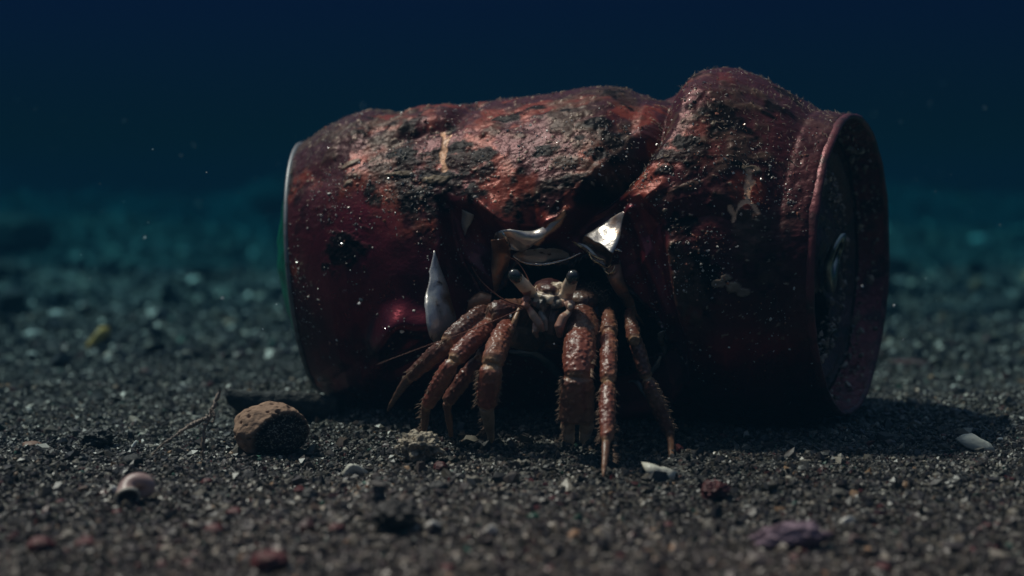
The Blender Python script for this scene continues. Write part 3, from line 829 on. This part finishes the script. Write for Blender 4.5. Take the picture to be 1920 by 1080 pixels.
# body, shield and face
def ball(c, rx, ry, rz, col, gran=0.0, n=12, ns=20):
    c = shift(c); base = len(SRC_V)
    for i in range(n + 1):
        a = math.pi * (i / n); a = min(max(a, .12), math.pi - .12)
        for k in range(ns):
            b = 2 * math.pi * k / ns
            SRC_V.append(c + Vector((rx * math.sin(a) * math.cos(b), ry * math.sin(a) * math.sin(b), rz * math.cos(a)))); SRC_C.append(col); SRC_G.append(gran)
    for i in range(n):
        for k in range(ns):
            SRC_F.append((base + i * ns + (k + 1) % ns, base + i * ns + k, base + (i + 1) * ns + k, base + (i + 1) * ns + (k + 1) % ns))
    SRC_F.append(tuple(base + k for k in range(ns))); SRC_F.append(tuple(base + n * ns + k for k in range(ns))[::-1])
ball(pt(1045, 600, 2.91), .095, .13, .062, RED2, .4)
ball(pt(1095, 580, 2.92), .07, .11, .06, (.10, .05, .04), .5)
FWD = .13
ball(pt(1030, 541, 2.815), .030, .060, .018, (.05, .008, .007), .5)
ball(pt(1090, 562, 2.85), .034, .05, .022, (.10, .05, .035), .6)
tube([pt(998, 545, 2.79), pt(1010, 556, 2.765), pt(1030, 562, 2.752), pt(1049, 556, 2.765), pt(1060, 545, 2.785)], [px(r, 2.76) for r in (5, 7, 8, 7, 5)], [CREAM, CREAM, (.86, .70, .52), CREAM, CREAM])
ball(pt(1049, 533, 2.775), px(8, 2.76), px(8, 2.76), px(5, 2.76), (.85, .7, .52))
tube([pt(1003, 556, 2.785), pt(992, 546, 2.765), pt(980, 533, 2.745), pt(967, 519, 2.73)], [px(r, 2.76) for r in (9, 12.5, 12, 11)], [(.5, .24, .13), (.80, .56, .38), (.76, .56, .40), (.66, .56, .44)])
tube([pt(1061, 562, 2.785), pt(1063, 549, 2.765), pt(1068, 535, 2.75), pt(1073, 521, 2.735)], [px(r, 2.76) for r in (10, 13, 12.5, 11.5)], [(.5, .24, .13), (.80, .56, .38), (.76, .56, .40), (.66, .56, .44)])
# mouthparts and antenna bases
tube([pt(1000, 566, 2.77), pt(1014, 572, 2.752), pt(1022, 578, 2.76)], [px(r, 2.76) for r in (6, 9, 6)], GREY)
tube([pt(1034, 574, 2.76), pt(1048, 570, 2.752), pt(1062, 566, 2.765)], [px(r, 2.76) for r in (6, 8, 6)], GREY)
ball(pt(986, 563, 2.755), px(9, 2.75), px(9, 2.75), px(7, 2.75), (.34, .14, .10)); ball(pt(985, 573, 2.745), px(9, 2.75), px(9, 2.75), px(6, 2.75), (.42, .17, .11))
ball(pt(1069, 572, 2.75), px(9, 2.75), px(9, 2.75), px(10, 2.75), (.42, .24, .18)); ball(pt(1069, 575, 2.738), px(5, 2.75), px(5, 2.75), px(6, 2.75), (.6, .45, .34))
tube([pt(992, 578, 2.75), pt(1000, 592, 2.735), pt(1012, 608, 2.73), pt(1018, 622, 2.735)], [px(r, 2.74) for r in (6, 8, 7, 4)], [(.36, .18, .11), (.42, .24, .15), (.34, .2, .14), (.28, .18, .13)])
tube([pt(1014, 584, 2.76), pt(1020, 600, 2.75), pt(1024, 620, 2.75)], [px(r, 2.75) for r in (5, 7, 4)], (.26, .23, .2))
tube([pt(1068, 584, 2.75), pt(1056, 596, 2.735), pt(1049, 612, 2.73), pt(1050, 632, 2.735)], [px(r, 2.74) for r in (5, 9, 10, 5)], [(.34, .16, .11), (.36, .19, .13), (.30, .14, .10), (.22, .1, .07)])
tube([pt(1040, 582, 2.775), pt(1036, 604, 2.77), pt(1034, 628, 2.77)], [px(r, 2.75) for r in (7, 8, 5)], (.16, .10, .08))
tube([pt(1003, 604, 2.745), pt(1004, 622, 2.735), pt(1008, 634, 2.74)], [px(r, 2.74) for r in (4, 6, 3)], (.30, .18, .12))

FWD = 0.07
def build_crab():
    src = bpy.data.meshes.new("src"); src.from_pydata([tuple(v) for v in SRC_V], [], SRC_F); src.update()
    tmp = bpy.data.objects.new("tmp", src); COL.objects.link(tmp)
    md = tmp.modifiers.new("r", 'REMESH'); md.mode = 'VOXEL'; md.voxel_size = .0019
    dg = bpy.context.evaluated_depsgraph_get()
    me = bpy.data.meshes.new_from_object(tmp.evaluated_get(dg)); me.name = "hermit_crab"
    bpy.data.objects.remove(tmp); bpy.data.meshes.remove(src)
    N = len(me.vertices)
    co = np.zeros(N * 3, np.float32); me.vertices.foreach_get("co", co); co = co.reshape(-1, 3).astype(float)
    nr = np.zeros(N * 3, np.float32); me.vertex_normals.foreach_get("vector", nr); nr = nr.reshape(-1, 3).astype(float)
    kd = kdtree.KDTree(len(SRC_V))
    for i, v in enumerate(SRC_V): kd.insert(v, i)
    kd.balance()
    col = np.zeros((N, 3)); gr = np.zeros(N)
    Cs = np.array(SRC_C); Gs = np.array(SRC_G)
    for i in range(N):
        f = kd.find_n(Vector(co[i]), 3)
        wgt = np.array([1 / (x[2] + .002) for x in f]); ids = [x[1] for x in f]; wgt /= wgt.sum()
        col[i] = wgt @ Cs[ids]; gr[i] = wgt @ Gs[ids]
    d, idc = cells(co, 120, 7)
    mott = sstep(.54, .66, fbm(co, 28, 4, 207)) * (gr > .3)
    col = col * (1 - .2 * mott[:, None]) + np.array(TAN) * (.2 * mott[:, None])
    bumps = np.clip(.55 - d, 0, 1) / .55
    big = fbm(co, 40, 3, 201)
    co2 = co + nr * (gr * (bumps * .0026 - .0007) + (fbm(co, 60, 2, 203) - .5) * .002)[:, None]
    tip = (gr * bumps > .55)
    col = col * (.62 + .75 * big)[:, None]
    col = np.where((gr[:, None] > .5), col * (1 - .25 * (1 - bumps[:, None])) + (np.array([.30, .12, .07]) - col) * (np.clip(bumps[:, None] - .45, 0, 1) * .7), col)
    me.vertices.foreach_set("co", co2.astype(np.float32).ravel()); me.update()
    me.polygons.foreach_set("use_smooth", np.ones(len(me.polygons), bool))
    me.materials.append(m_crab)
    o = bpy.data.objects.new("hermit_crab", me); COL.objects.link(o)
    set_col(o, col)
    return o
m_crab = mat("crab_shell", attr="Col", rough=.4, spec=.5, noise=[(130, (.05, .012, .01), .62, .85)], bump=[(260, .2, .003)], coat=.05)
crab = build_crab()
tag(crab, "red brown hermit crab with pale eyestalks climbing out of the torn can", "crab")
def crab_part(name, build, m):
    global SRC_V, SRC_F, SRC_C, SRC_G
    SRC_V, SRC_F, SRC_C, SRC_G = [], [], [], []
    build()
    return mesh_obj(name, [tuple(v) for v in SRC_V], SRC_F, m, crab)
m_eye = mat("dark_cornea", (.030, .030, .026), .14, spec=.8, noise=[(90, (.10, .09, .075), .55, .75)], coat=.5)
for (ex, ey, eY, tilt) in ((966, 518, 2.597, -38), (1073.5, 520, 2.601, 16)):
    def eb():
        n = 12; ns = 20; c = pt(ex, ey, eY)
        ax = Vector((math.sin(math.radians(tilt)), -.25, math.cos(math.radians(tilt)))).normalized()
        s_ = ax.cross(Vector((0, 1, 0))).normalized(); u2 = s_.cross(ax)
        for i in range(n + 1):
            a = math.pi * i / n; a = min(max(a, .1), math.pi - .1)
            for k in range(ns):
                b = 2 * math.pi * k / ns
                SRC_V.append(c + ax * (px(14, 2.73) * math.cos(a)) + (s_ * math.cos(b) + u2 * math.sin(b)) * (px(12.0, 2.73) * math.sin(a)))
        for i in range(n):
            for k in range(ns):
                SRC_F.append((i * ns + (k + 1) % ns, i * ns + k, (i + 1) * ns + k, (i + 1) * ns + (k + 1) % ns))
        SRC_F.append(tuple(range(ns))); SRC_F.append(tuple(n * ns + k for k in range(ns))[::-1])
    crab_part("eye", eb, m_eye)
m_ant = mat("antenna", (.22, .08, .05), .4)
def ant(pts, r):
    P_ = resample([pt(*p) for p in pts], 30)
    def bld(): tube(P_, [px(r, 2.7) * (1 - .75 * i / 29) for i in range(30)], (.2, .08, .05), ns=6)
    crab_part("antenna", bld, m_ant)
ant([(985, 575, 2.68), (945, 562, 2.67), (905, 530, 2.66), (885, 500, 2.64)], 1.6)
ant([(1000, 545, 2.70), (985, 512, 2.69), (968, 490, 2.69), (950, 480, 2.69)], 1.2)
ant([(985, 577, 2.68), (880, 620, 2.62), (790, 652, 2.58), (705, 684, 2.56)], 1.3)
# stiff hairs on the claws and feet
def hairs():
    def bunch(a, b, r, n, side):
        for k in range(n):
            f = random.random(); p = pt(*[a[i] + (b[i] - a[i]) * f for i in range(3)])
            d = Vector((side * random.uniform(.5, 1.2), -random.uniform(.1, .7), -random.uniform(-.2, .9))).normalized()
            L_ = px(random.uniform(5, 15), 2.65); q = p + Vector((side * px(r, 2.65) * .85, -px(3, 2.6), 0))
            tube([q, q + d * L_ * .5, q + d * L_ + Vector((0, 0, -L_ * .15))], [px(.8, 2.6), px(.6, 2.6), px(.2, 2.6)], TAN, ns=4)
    bunch((1084, 705, 2.60), (1081, 790, 2.62), 33, 90, -1)
    bunch((1081, 790, 2.62), (1070, 825, 2.64), 16, 36, -1)
    bunch((918, 690, 2.62), (912, 760, 2.63), 20, 60, -1); bunch((918, 690, 2.62), (912, 760, 2.63), 20, 40, 1)
    bunch((912, 762, 2.63), (920, 815, 2.72), 12, 30, -1)
    bunch((1140, 725, 2.57), (1137, 828, 2.49), 14, 50, -1); bunch((1140, 725, 2.57), (1137, 880, 2.46), 12, 46, 1)
    bunch((1090, 640, 2.66), (1084, 705, 2.58), 26, 40, 1); bunch((1212, 708, 2.66), (1256, 812, 2.66), 14, 40, 1); bunch((838, 646, 2.70), (768, 708, 2.74), 14, 40, -1); bunch((912, 580, 2.77), (838, 646, 2.69), 15, 30, -1)
    bunch((848, 680, 2.66), (799, 762, 2.68), 15, 40, -1); bunch((800, 762, 2.69), (795, 815, 2.75), 8, 24, -1)
    for k in range(170):
        c = (1098 + random.gauss(0, 18), 552 + random.gauss(0, 9), 2.80 + random.random() * .03)
        q = pt(*c); d = Vector((random.uniform(-.3, 1), -random.uniform(.2, .8), random.uniform(-.6, .8))).normalized(); L_ = px(random.uniform(6, 16), 2.7)
        tube([q, q + d * L_ * .5, q + d * L_], [px(.9, 2.7), px(.7, 2.7), px(.2, 2.7)], TAN, ns=4)
hair = crab_part("hair", hairs, mat("crab_hair", (.28, .17, .11), .5))

hair['kind'] = 'stuff'
# ------------------------------------------------------------------ stones, shells and litter on the sand
def ico(sub):
    V = [Vector(v) for v in ICO_V]; Fs = [tuple(f) for f in ICO_F]
    for _ in range(sub):
        cache = {}; nf = []
        def mid(a, b):
            k = (min(a, b), max(a, b))
            if k not in cache:
                V.append(((V[a] + V[b]) / 2).normalized()); cache[k] = len(V) - 1
            return cache[k]
        for a, b, c in Fs:
            x, y, z = mid(a, b), mid(b, c), mid(c, a)
            nf += [(a, x, z), (b, y, x), (c, z, y), (x, y, z)]
        Fs = nf
    return np.array([tuple(v) for v in V]), np.array(Fs)
ICO = {k: ico(k) for k in (2, 3, 4, 5)}

def stone(name, label, cat, pxy, wpx, hpx, material, depth=1.0, sub=4, rough=.25, sc=1.6, seed=0, rotz=0, tilt=0, group=None, sink=.25, shape=None, Y=None, colfn=None):
    g = gpt(*pxy) if Y is None else Vector((pt(pxy[0], pxy[1], Y).x, Y, gz(pt(pxy[0], pxy[1], Y).x, Y)))
    k = g.y / F
    V, Fc = ICO[sub]
    N = V * (1 + rough * 2 * (fbm(V + seed * 7.7, sc, 4, seed) - .5) + rough * .5 * (fbm(V + seed * 3.1, sc * 4, 3, seed + 3) - .5))[:, None]
    if shape is not None: N = shape(V, N)
    W, H = wpx * k / 2, hpx * k / 2
    N = N * np.array([W, W * depth, H])
    R = np.array(Matrix.Rotation(rotz, 3, 'Z') @ Matrix.Rotation(tilt, 3, 'Y'))
    N = N @ R.T
    N[:, 2] -= N[:, 2].min() * (1 - sink)
    o = mesh_obj(name, N, Fc, material)
    o.location = g
    if colfn is not None: set_col(o, colfn(V))
    tag(o, label, cat, group)
    return o

m_sponge = mat("porous_tan_stone", attr="Col", rough=.85, spec=.2, bump=[(120, .5, .01)])
def pits(V, N):
    d, i = cells(V, 4.5, 5)
    hole = sstep(.36, .2, d) * (V[:, 2] > -.2) * (i > .25)
    cut = sstep(.0, .25, V[:, 0] * .75 - V[:, 1] * .75 - V[:, 2] * .35 - .38)
    return N * (1 - hole * .16 - cut * .18)[:, None]
def pitcol(V):
    d, i = cells(V, 4.5, 5)
    hole = sstep(.32, .14, d) * (i > .25) * (V[:, 2] > -.2)
    c = np.array([.36, .22, .15]) * (.7 + .6 * fbm(V, 5, 3, 4))[:, None]
    cut = sstep(.0, .2, V[:, 0] * .75 - V[:, 1] * .75 - V[:, 2] * .35 - .34)
    c = c * (1 - cut[:, None]) + np.array([.028, .018, .016]) * cut[:, None]  # shade on the broken right front face painted into the colour
    sp = fbm(V, 30, 2, 6) > .7
    c[sp & (cut > .5)] = (.3, .26, .2)
    return c * (1 - .75 * hole)[:, None]
stone("porous_stone", "tan stone pitted with small holes, with shade painted on its broken face, left of the can", "stone", (508, 852), 142, 112, m_sponge, depth=.85, sub=5, rough=.18, sc=1.1, seed=3, shape=pits, colfn=pitcol)
m_crusty = mat("flaky_pale_stone", (.46, .37, .27), .6, noise=[(70, (.10, .08, .06), .48, .66)], bump=[(70, .9, .02)])
stone("crusty_stone", "small crumbly pale stone in front of the crab's left legs", "stone", (787, 870), 78, 58, m_crusty, sub=5, rough=.5, sc=3.0, seed=8, sink=.12)
m_dark = mat("dark_stone", (.035, .032, .03), .6, noise=[(30, (.09, .08, .065), .5, .7)], bump=[(50, .6, .02)])
m_red = mat("dark_red_stone", (.085, .014, .014), .55, noise=[(30, (.03, .012, .012), .5, .7)], bump=[(50, .5, .02)])
m_farrock = mat("far_dark_rock", (.018, .02, .02), .8, noise=[(6, (.04, .04, .035), .5, .7)])
m_pale = mat("pale_shell", (.62, .58, .48), .45, noise=[(40, (.28, .22, .16), .55, .75)], bump=[(50, .3, .01)])
m_white = mat("white_chip", (.7, .68, .62), .4, noise=[(30, (.4, .36, .3), .55, .75)])
m_purple = mat("mauve_coralline_crust", (.27, .19, .235), .75, noise=[(40, (.10, .055, .075), .45, .65)], bump=[(70, .7, .02)])
m_yellow = mat("yellow_brown_bit", (.62, .36, .08), .5, noise=[(20, (.22, .11, .03), .5, .7)])
m_pink = mat("pink_shell", (.36, .235, .215), .4, noise=[(25, (.66, .50, .44), .45, .65)])
m_wood = mat("dark_driftwood", (.02, .018, .018), .7, noise=[(25, (.045, .035, .03), .5, .7)], bump=[(40, .6, .02)])

stone("purple_rubble", "mauve knobbly stick of coral rubble in the right foreground", "coral rubble", (1482, 1030), 158, 52, m_purple, depth=.32, rough=.4, sc=1.8, seed=12, rotz=.1, tilt=-.08)
stone("dark_rock", "large blurred dark rock at the left edge of the photo", "rock", (20, 440), 170, 80, m_farrock, seed=21, Y=11.0, sink=.3)
stone("dark_rock", "low black rock at the left edge, below the large blurred one", "rock", (5, 522), 80, 40, m_farrock, seed=22, sub=3)
stone("dark_rock", "faint dark rock on the horizon behind the left end of the can", "rock", (520, 350), 110, 50, m_farrock, seed=23, Y=20.0, sink=.2)
stone("dark_rock", "small dark stone alone on the pale far sand left of the can", "rock", (202, 512), 42, 28, m_farrock, seed=24, sub=3)
stone("dark_rock", "round dark stone just short of the can's green end, far back", "rock", (374, 500), 44, 26, m_farrock, seed=25, sub=3)
stone("dark_rock", "smooth dark stone beside the white chip far left", "rock", (75, 592), 40, 22, m_dark, seed=26, sub=3)
stone("dark_rock", "low dark mound at the right edge, far behind the can", "rock", (1868, 585), 90, 26, m_farrock, seed=27, sub=3)
stone("brown_stone", "brown stone far right with a pale streak beside it", "stone", (1832, 556), 30, 38, mat("brown_stone", (.12, .075, .04), .7, noise=[(20, (.05, .03, .02), .5, .7)]), seed=28, sub=3)
stone("pale_stone", "blurred pale stone far behind the can at right", "stone", (1836, 448), 40, 22, m_white, seed=29, sub=3, Y=12.0)
stone("dark_stick", "thin dark red stick lying just right of the can's open end", "stick", (1705, 688), 96, 16, m_red, depth=.25, seed=30, sub=3, rotz=-.35, rough=.3)
stone("clump", "dark weedy clump at the foot of the grey tube", "clump", (742, 985), 78, 46, m_dark, seed=31, rough=.6, sc=3)
stone("brown_clump", "brown rough clump left of the hydroid", "stone", (182, 838), 58, 32, m_dark, seed=32, rough=.5, sc=3)
stone("dark_stone", "black angular stone in front of the hydroid", "stone", (248, 872), 38, 24, m_wood, seed=33, sub=3)
stone("red_lump", "dark red lump half hidden in the can's shadow", "stone", (1340, 938), 50, 36, m_red, seed=34, rough=.5, sc=3)
stone("tan_pebble", "flat pinkish tan pebble far left on the sand", "pebble", (60, 838), 34, 12, mat("tan_pebble", (.24, .13, .09), .6), seed=35, sub=3)
stone("dark_pebble", "dark pyramid shaped pebble left of the grey tube", "pebble", (580, 938), 32, 26, m_dark, seed=36, sub=3)
stone("dark_pebble", "flat blackish pebble right of the grey tube", "pebble", (822, 922), 36, 22, m_dark, seed=37, sub=3)
stone("green_chip", "small dark green chip in the middle foreground", "pebble", (1000, 975), 26, 16, mat("green_chip", (.01, .06, .035), .3), seed=38, sub=2)
stone("maroon_pebble", "maroon pebble by the crumbly pale stone", "pebble", (826, 884), 26, 22, m_red, seed=39, sub=3)
for i, (x, y, wd) in enumerate(((76, 1035, 54), (160, 1028, 40), (508, 1070, 74), (402, 1000, 36), (388, 908, 22), (114, 945, 18), (220, 965, 20), (440, 968, 30), (632, 998, 30), (1252, 990, 22), (1490, 1050, 22), (1655, 1072, 30), (1850, 990, 20), (1870, 988, 18), (1820, 1040, 26), (840, 1072, 28), (272, 700, 18), (420, 672, 16), (355, 1062, 26), (1770, 820, 14))):
    stone("red_pebble", "small dark red pebble lying loose among the grey gravel", "pebble", (x, y), wd, wd * .6, m_red, seed=50 + i, sub=2 if wd < 30 else 3, group="dark red pebbles scattered over the gravel")
for i, (x, y, wd) in enumerate(((106, 596, 34), (60, 634, 36), (495, 636, 18), (326, 690, 12), (60, 668, 20), (110, 720, 12), (55, 770, 14), (168, 668, 14), (1790, 728, 16), (1875, 825, 12), (620, 700, 22), (1640, 705, 14))):
    stone("white_chip", "small pale chip on the dim sand behind the can", "shell chip", (x, y), wd, wd * .45, m_white, seed=80 + i, sub=2, depth=.6, group="pale chips on the far sand")

def shard(name, label, cat, outline, Yb, material, bend=.25, thick=.006, lift=0.004, group=None, flat_z=True):
    """a curved plate of shell; outline in photo pixels, lying on or leaning over the sand"""
    pts = []
    cx_ = sum(p[0] for p in outline) / len(outline); cy_ = max(p[1] for p in outline)
    g = gpt(cx_, cy_)
    ring = []
    for (x, y) in outline:
        f = (cy_ - y)
        ring.append(pt(x, y, g.y + f * g.y / F * .8))
    c = sum(ring, Vector()) / len(ring)
    V = []; Fc = []; n = len(ring); rings = [1.0, .66, .33]
    for s_ in rings:
        for p in ring:
            q = c.lerp(p, s_); q = q + Vector((0, -.6, 1)) * (bend * (1 - s_ * s_) * .03)
            V.append(q)
    V.append(c + Vector((0, -.6, 1)) * bend * .03)
    for a in range(len(rings) - 1):
        for k in range(n): Fc.append((a * n + k, a * n + (k + 1) % n, (a + 1) * n + (k + 1) % n, (a + 1) * n + k))
    for k in range(n): Fc.append(((len(rings) - 1) * n + k, (len(rings) - 1) * n + (k + 1) % n, len(V) - 1))
    N0 = len(V)
    V2 = [v + Vector((0, thick, -thick * .4)) for v in V]
    Fc += [tuple(i + N0 for i in f)[::-1] for f in list(Fc)]
    for k in range(n): Fc.append(((k + 1) % n, k, k + N0, (k + 1) % n + N0))
    V = V + V2
    base = Vector((c.x, c.y, min(v.z for v in V)))
    o = mesh_obj(name, [tuple(v - base) for v in V], Fc, material); o.location = base
    tag(o, label, cat, group); return o

shard("shell_shard", "long pale bone-like shard on the sand right of the can", "shell shard", [(1792, 822), (1806, 814), (1822, 812), (1840, 824), (1858, 832), (1868, 846), (1862, 850), (1838, 848), (1812, 838)], 0, m_pale, .3)
shard("shell_shard", "broken cream shell with a bluish end in front of the can's left side", "shell shard", [(640, 888), (648, 876), (660, 880), (672, 876), (690, 884), (686, 892), (664, 890), (645, 896)], 0, m_pale, .5)
shard("white_fragment", "white broken shell by the crab's rightmost foot", "shell shard", [(1203, 866), (1222, 872), (1234, 880), (1252, 878), (1268, 884), (1264, 900), (1248, 904), (1232, 892), (1214, 890)], 0, m_pale, .3)
shard("white_chip", "curved white chip in the middle foreground", "shell chip", [(905, 996), (918, 990), (932, 994), (938, 1006), (928, 1006), (914, 1002)], 0, m_white, .4)
shard("white_chip", "blurred whitish pink chip in the left middle foreground", "shell chip", [(794, 988), (808, 982), (828, 986), (824, 998), (804, 1000)], 0, m_white, .4)
shard("white_chip", "white chip touching the pink snail shell", "shell chip", [(200, 922), (214, 913), (224, 915), (222, 926), (206, 930)], 0, m_white, .3)
shard("white_chip", "slim white chip beyond the mauve coral rubble", "shell chip", [(1572, 978), (1590, 972), (1604, 974), (1600, 982), (1580, 986)], 0, m_white, .3)
shard("yellow_bit", "yellow brown stick-like bit standing out on the far left sand", "litter", [(160, 648), (176, 630), (190, 612), (202, 612), (200, 628), (184, 644), (168, 656)], 0, m_yellow, .5, thick=.03)
shard("white_sliver", "thin bright sliver standing up from the gravel left of the hydroid", "shell sliver", [(243, 840), (249, 834), (254, 826), (257, 825), (255, 833), (248, 842)], 0, m_white, .1, thick=.003)

# snail shell: a coiled tube that widens to its mouth
def snail():
    g = gpt(266, 940); k = g.y / F; V = []; n = 80; ns = 18
    cs, rs = [], []
    for i in range(n):
        f = i / (n - 1); ang = 2 * math.pi * 1.8 * f - 1.2
        R_ = (4 + 19 * f ** 1.4) * k; r = (4 + 15 * f ** 1.3) * k
        b_ = max(0, (f - .82) / .18) ** 2
        cs.append(Vector((math.cos(ang) * R_, -(10 * f + 24 * b_) * k, math.sin(ang) * R_ * .8 + 27 * k))); rs.append(r * (1 + .12 * b_))
    for i in range(n):
        d = (cs[min(i + 1, n - 1)] - cs[max(i - 1, 0)]).normalized(); s_ = d.cross(Vector((.1, 1, .2))).normalized(); o_ = s_.cross(d)
        for j in range(ns):
            a = 2 * math.pi * j / ns; V.append(cs[i] + (o_ * math.cos(a) + s_ * math.sin(a)) * rs[i])
    Q = [(i * ns + j, i * ns + (j + 1) % ns, (i + 1) * ns + (j + 1) % ns, (i + 1) * ns + j) for i in range(n - 1) for j in range(ns)]
    Q.append(tuple(range(ns))[::-1])
    o = mesh_obj("snail_shell", [tuple(v) for v in V], Q, m_pink); o.location = g
    tag(o, "small pink snail shell with its mouth towards the camera, left foreground", "shell")
    LV = []                                                    # the pale thickened lip
    d = (cs[-1] - cs[-3]).normalized(); s_ = d.cross(Vector((.1, 1, .2))).normalized(); o_ = s_.cross(d)
    for j in range(24):
        a = 2 * math.pi * j / 24; e_ = o_ * math.cos(a) + s_ * math.sin(a)
        for q in range(8):
            b_ = 2 * math.pi * q / 8; LV.append(cs[-1] + e_ * (rs[-1] + 3.2 * k * math.cos(b_)) + d * 3.2 * k * math.sin(b_))
    LQ = [(j * 8 + q, j * 8 + (q + 1) % 8, ((j + 1) % 24) * 8 + (q + 1) % 8, ((j + 1) % 24) * 8 + q) for j in range(24) for q in range(8)]
    lip = mesh_obj("lip", [tuple(v) for v in LV], LQ, m_pale); lip.parent = o
snail()

def stalk(name, label, cat, paths, material, wob=.004):
    root = None; V = []; Q = []
    for pts, r0, r1 in paths:
        P_ = resample(pts, 46); b0 = len(V); ns = 7
        for i, p in enumerate(P_):
            f = i / 45; r = (r0 * (1 - f) + r1 * f) * (.7 + .75 * random.random())
            p = p + Vector((random.uniform(-1, 1), random.uniform(-1, 1), random.uniform(-1, 1))) * wob * .35
            d = (P_[min(i + 1, 45)] - P_[max(i - 1, 0)]).normalized(); s_ = d.cross(Vector((.1, 1, .1))).normalized(); u2 = s_.cross(d)
            for j in range(ns):
                a = 2 * math.pi * j / ns; V.append(p + (s_ * math.cos(a) + u2 * math.sin(a)) * r * random.uniform(.75, 1.25))
        Q += [(b0 + i * ns + j, b0 + i * ns + (j + 1) % ns, b0 + (i + 1) * ns + (j + 1) % ns, b0 + (i + 1) * ns + j) for i in range(45) for j in range(ns)]
        Q += [tuple(b0 + j for j in range(ns))[::-1], tuple(b0 + 45 * ns + j for j in range(ns))]
    base = Vector(paths[0][0][0])
    o = mesh_obj(name, [tuple(Vector(v) - base) for v in V], Q, material); o.location = base
    tag(o, label, cat); return o
g0 = gpt(380, 866); Y0 = g0.y
K = Y0 / F
stalk("hydroid", "thin forked beaded stalk growing from the sand left of the tan stone", "hydroid",
      [([g0 - Vector((0, 0, .01)), pt(381, 835, Y0), pt(383, 806, Y0), pt(392, 782, Y0 + .01), pt(402, 756, Y0 + .02), pt(412, 732, Y0 + .03)], 3.4 * K, 3 * K),
       ([pt(390, 782, Y0 + .01), pt(370, 792, Y0), pt(352, 800, Y0 - .02), pt(335, 812, Y0 - .04)], 4 * K, 2.6 * K),
       ([pt(335, 812, Y0 - .04), pt(318, 824, Y0 - .05), pt(300, 838, Y0 - .05), pt(286, 852, Y0 - .04)], 2 * K, 1.4 * K),
       ([pt(396, 768, Y0 + .01), pt(402, 782, Y0), pt(398, 794, Y0)], 2.4 * K, 1.2 * K)], mat("hydroid_stalk", (.26, .19, .15), .6))
# grey tube standing in the sand
g1 = gpt(712, 962); K1 = g1.y / F
tb = stalk("worm_tube", "blurred grey tube standing upright in the foreground gravel", "tube", [([g1 - Vector((0, 0, .01)), g1 + Vector((0, 0, 20 * K1)), g1 + Vector((-2 * K1, 0, 42 * K1)), g1 + Vector((0, 0, 60 * K1))], 15 * K1, 12 * K1)], mat("worm_tube", (.11, .10, .09), .9))

# the dark driftwood behind the tan stone
def driftwood():
    V = []; n = 30; ns = 14
    P_ = resample([pt(424, 738, 2.98), pt(450, 752, 2.98), pt(500, 760, 2.99), pt(570, 762, 3.0), pt(640, 774, 3.02)], n)
    for i, p in enumerate(P_):
        f = i / (n - 1); r = 3.1 / F * (14 + 13 * math.sin(min(1, f * 2.2) * math.pi / 2)) * (.55 if i == 0 else 1)
        for j in range(ns):
            a = 2 * math.pi * j / ns
            V.append(p + Vector((.15 * math.cos(a), math.cos(a) * .6, math.sin(a))) * r * random.uniform(.94, 1.06))
    Q = [(i * ns + j, (i + 1) * ns + j, (i + 1) * ns + (j + 1) % ns, i * ns + (j + 1) % ns) for i in range(n - 1) for j in range(ns)]
    Q += [tuple(range(ns)), tuple((n - 1) * ns + j for j in range(ns))[::-1]]
    b0 = Vector((P_[0].x, P_[0].y, gz(P_[0].x, P_[0].y)))
    o = mesh_obj("driftwood", [tuple(v - b0) for v in V], Q, m_wood); o.location = b0
    tag(o, "dark smooth piece of driftwood behind the tan stone, tucked against the can", "driftwood")
driftwood()

# ------------------------------------------------------------------ drifting particles and the water itself
N = 320
y = rng.uniform(2.2, 7, N); x = rng.uniform(-.36, .36, N) * y; z = rng.uniform(.05, .42, N) * y * .35 + .12
part = grains("marine_snow", np.stack([x, y, z], -1), .0010 * np.exp(rng.normal(0, .6, N)), np.full((N, 3), .8), m_gravel); tag(part, kind='stuff')
part['label'] = "fine white specks drifting in the water"; part['category'] = "particles"

hv = [(a, b, c) for a in (-62, 62) for b in (-62, 66) for c in (-12, .95)]
hf = [(0, 1, 3, 2), (4, 6, 7, 5), (0, 4, 5, 1), (2, 3, 7, 6), (0, 2, 6, 4), (1, 5, 7, 3)]
hz = mesh_obj("haze", hv, hf, None, smooth=False); tag(hz, kind='stuff')
mh = bpy.data.materials.new("sea_water_haze"); mh.use_nodes = True
t = mh.node_tree
for nn in list(t.nodes):
    if nn.type == 'BSDF_PRINCIPLED': t.nodes.remove(nn)
vo = t.nodes.new("ShaderNodeVolumePrincipled")
vo.inputs['Color'].default_value = (.003, .016, .028, 1)
vo.inputs['Absorption Color'].default_value = (0, .43, .535, 1)
vo.inputs['Density'].default_value = .30
t.links.new(vo.outputs[0], t.nodes['Material Output'].inputs['Volume'])
hz.data.materials.append(mh)
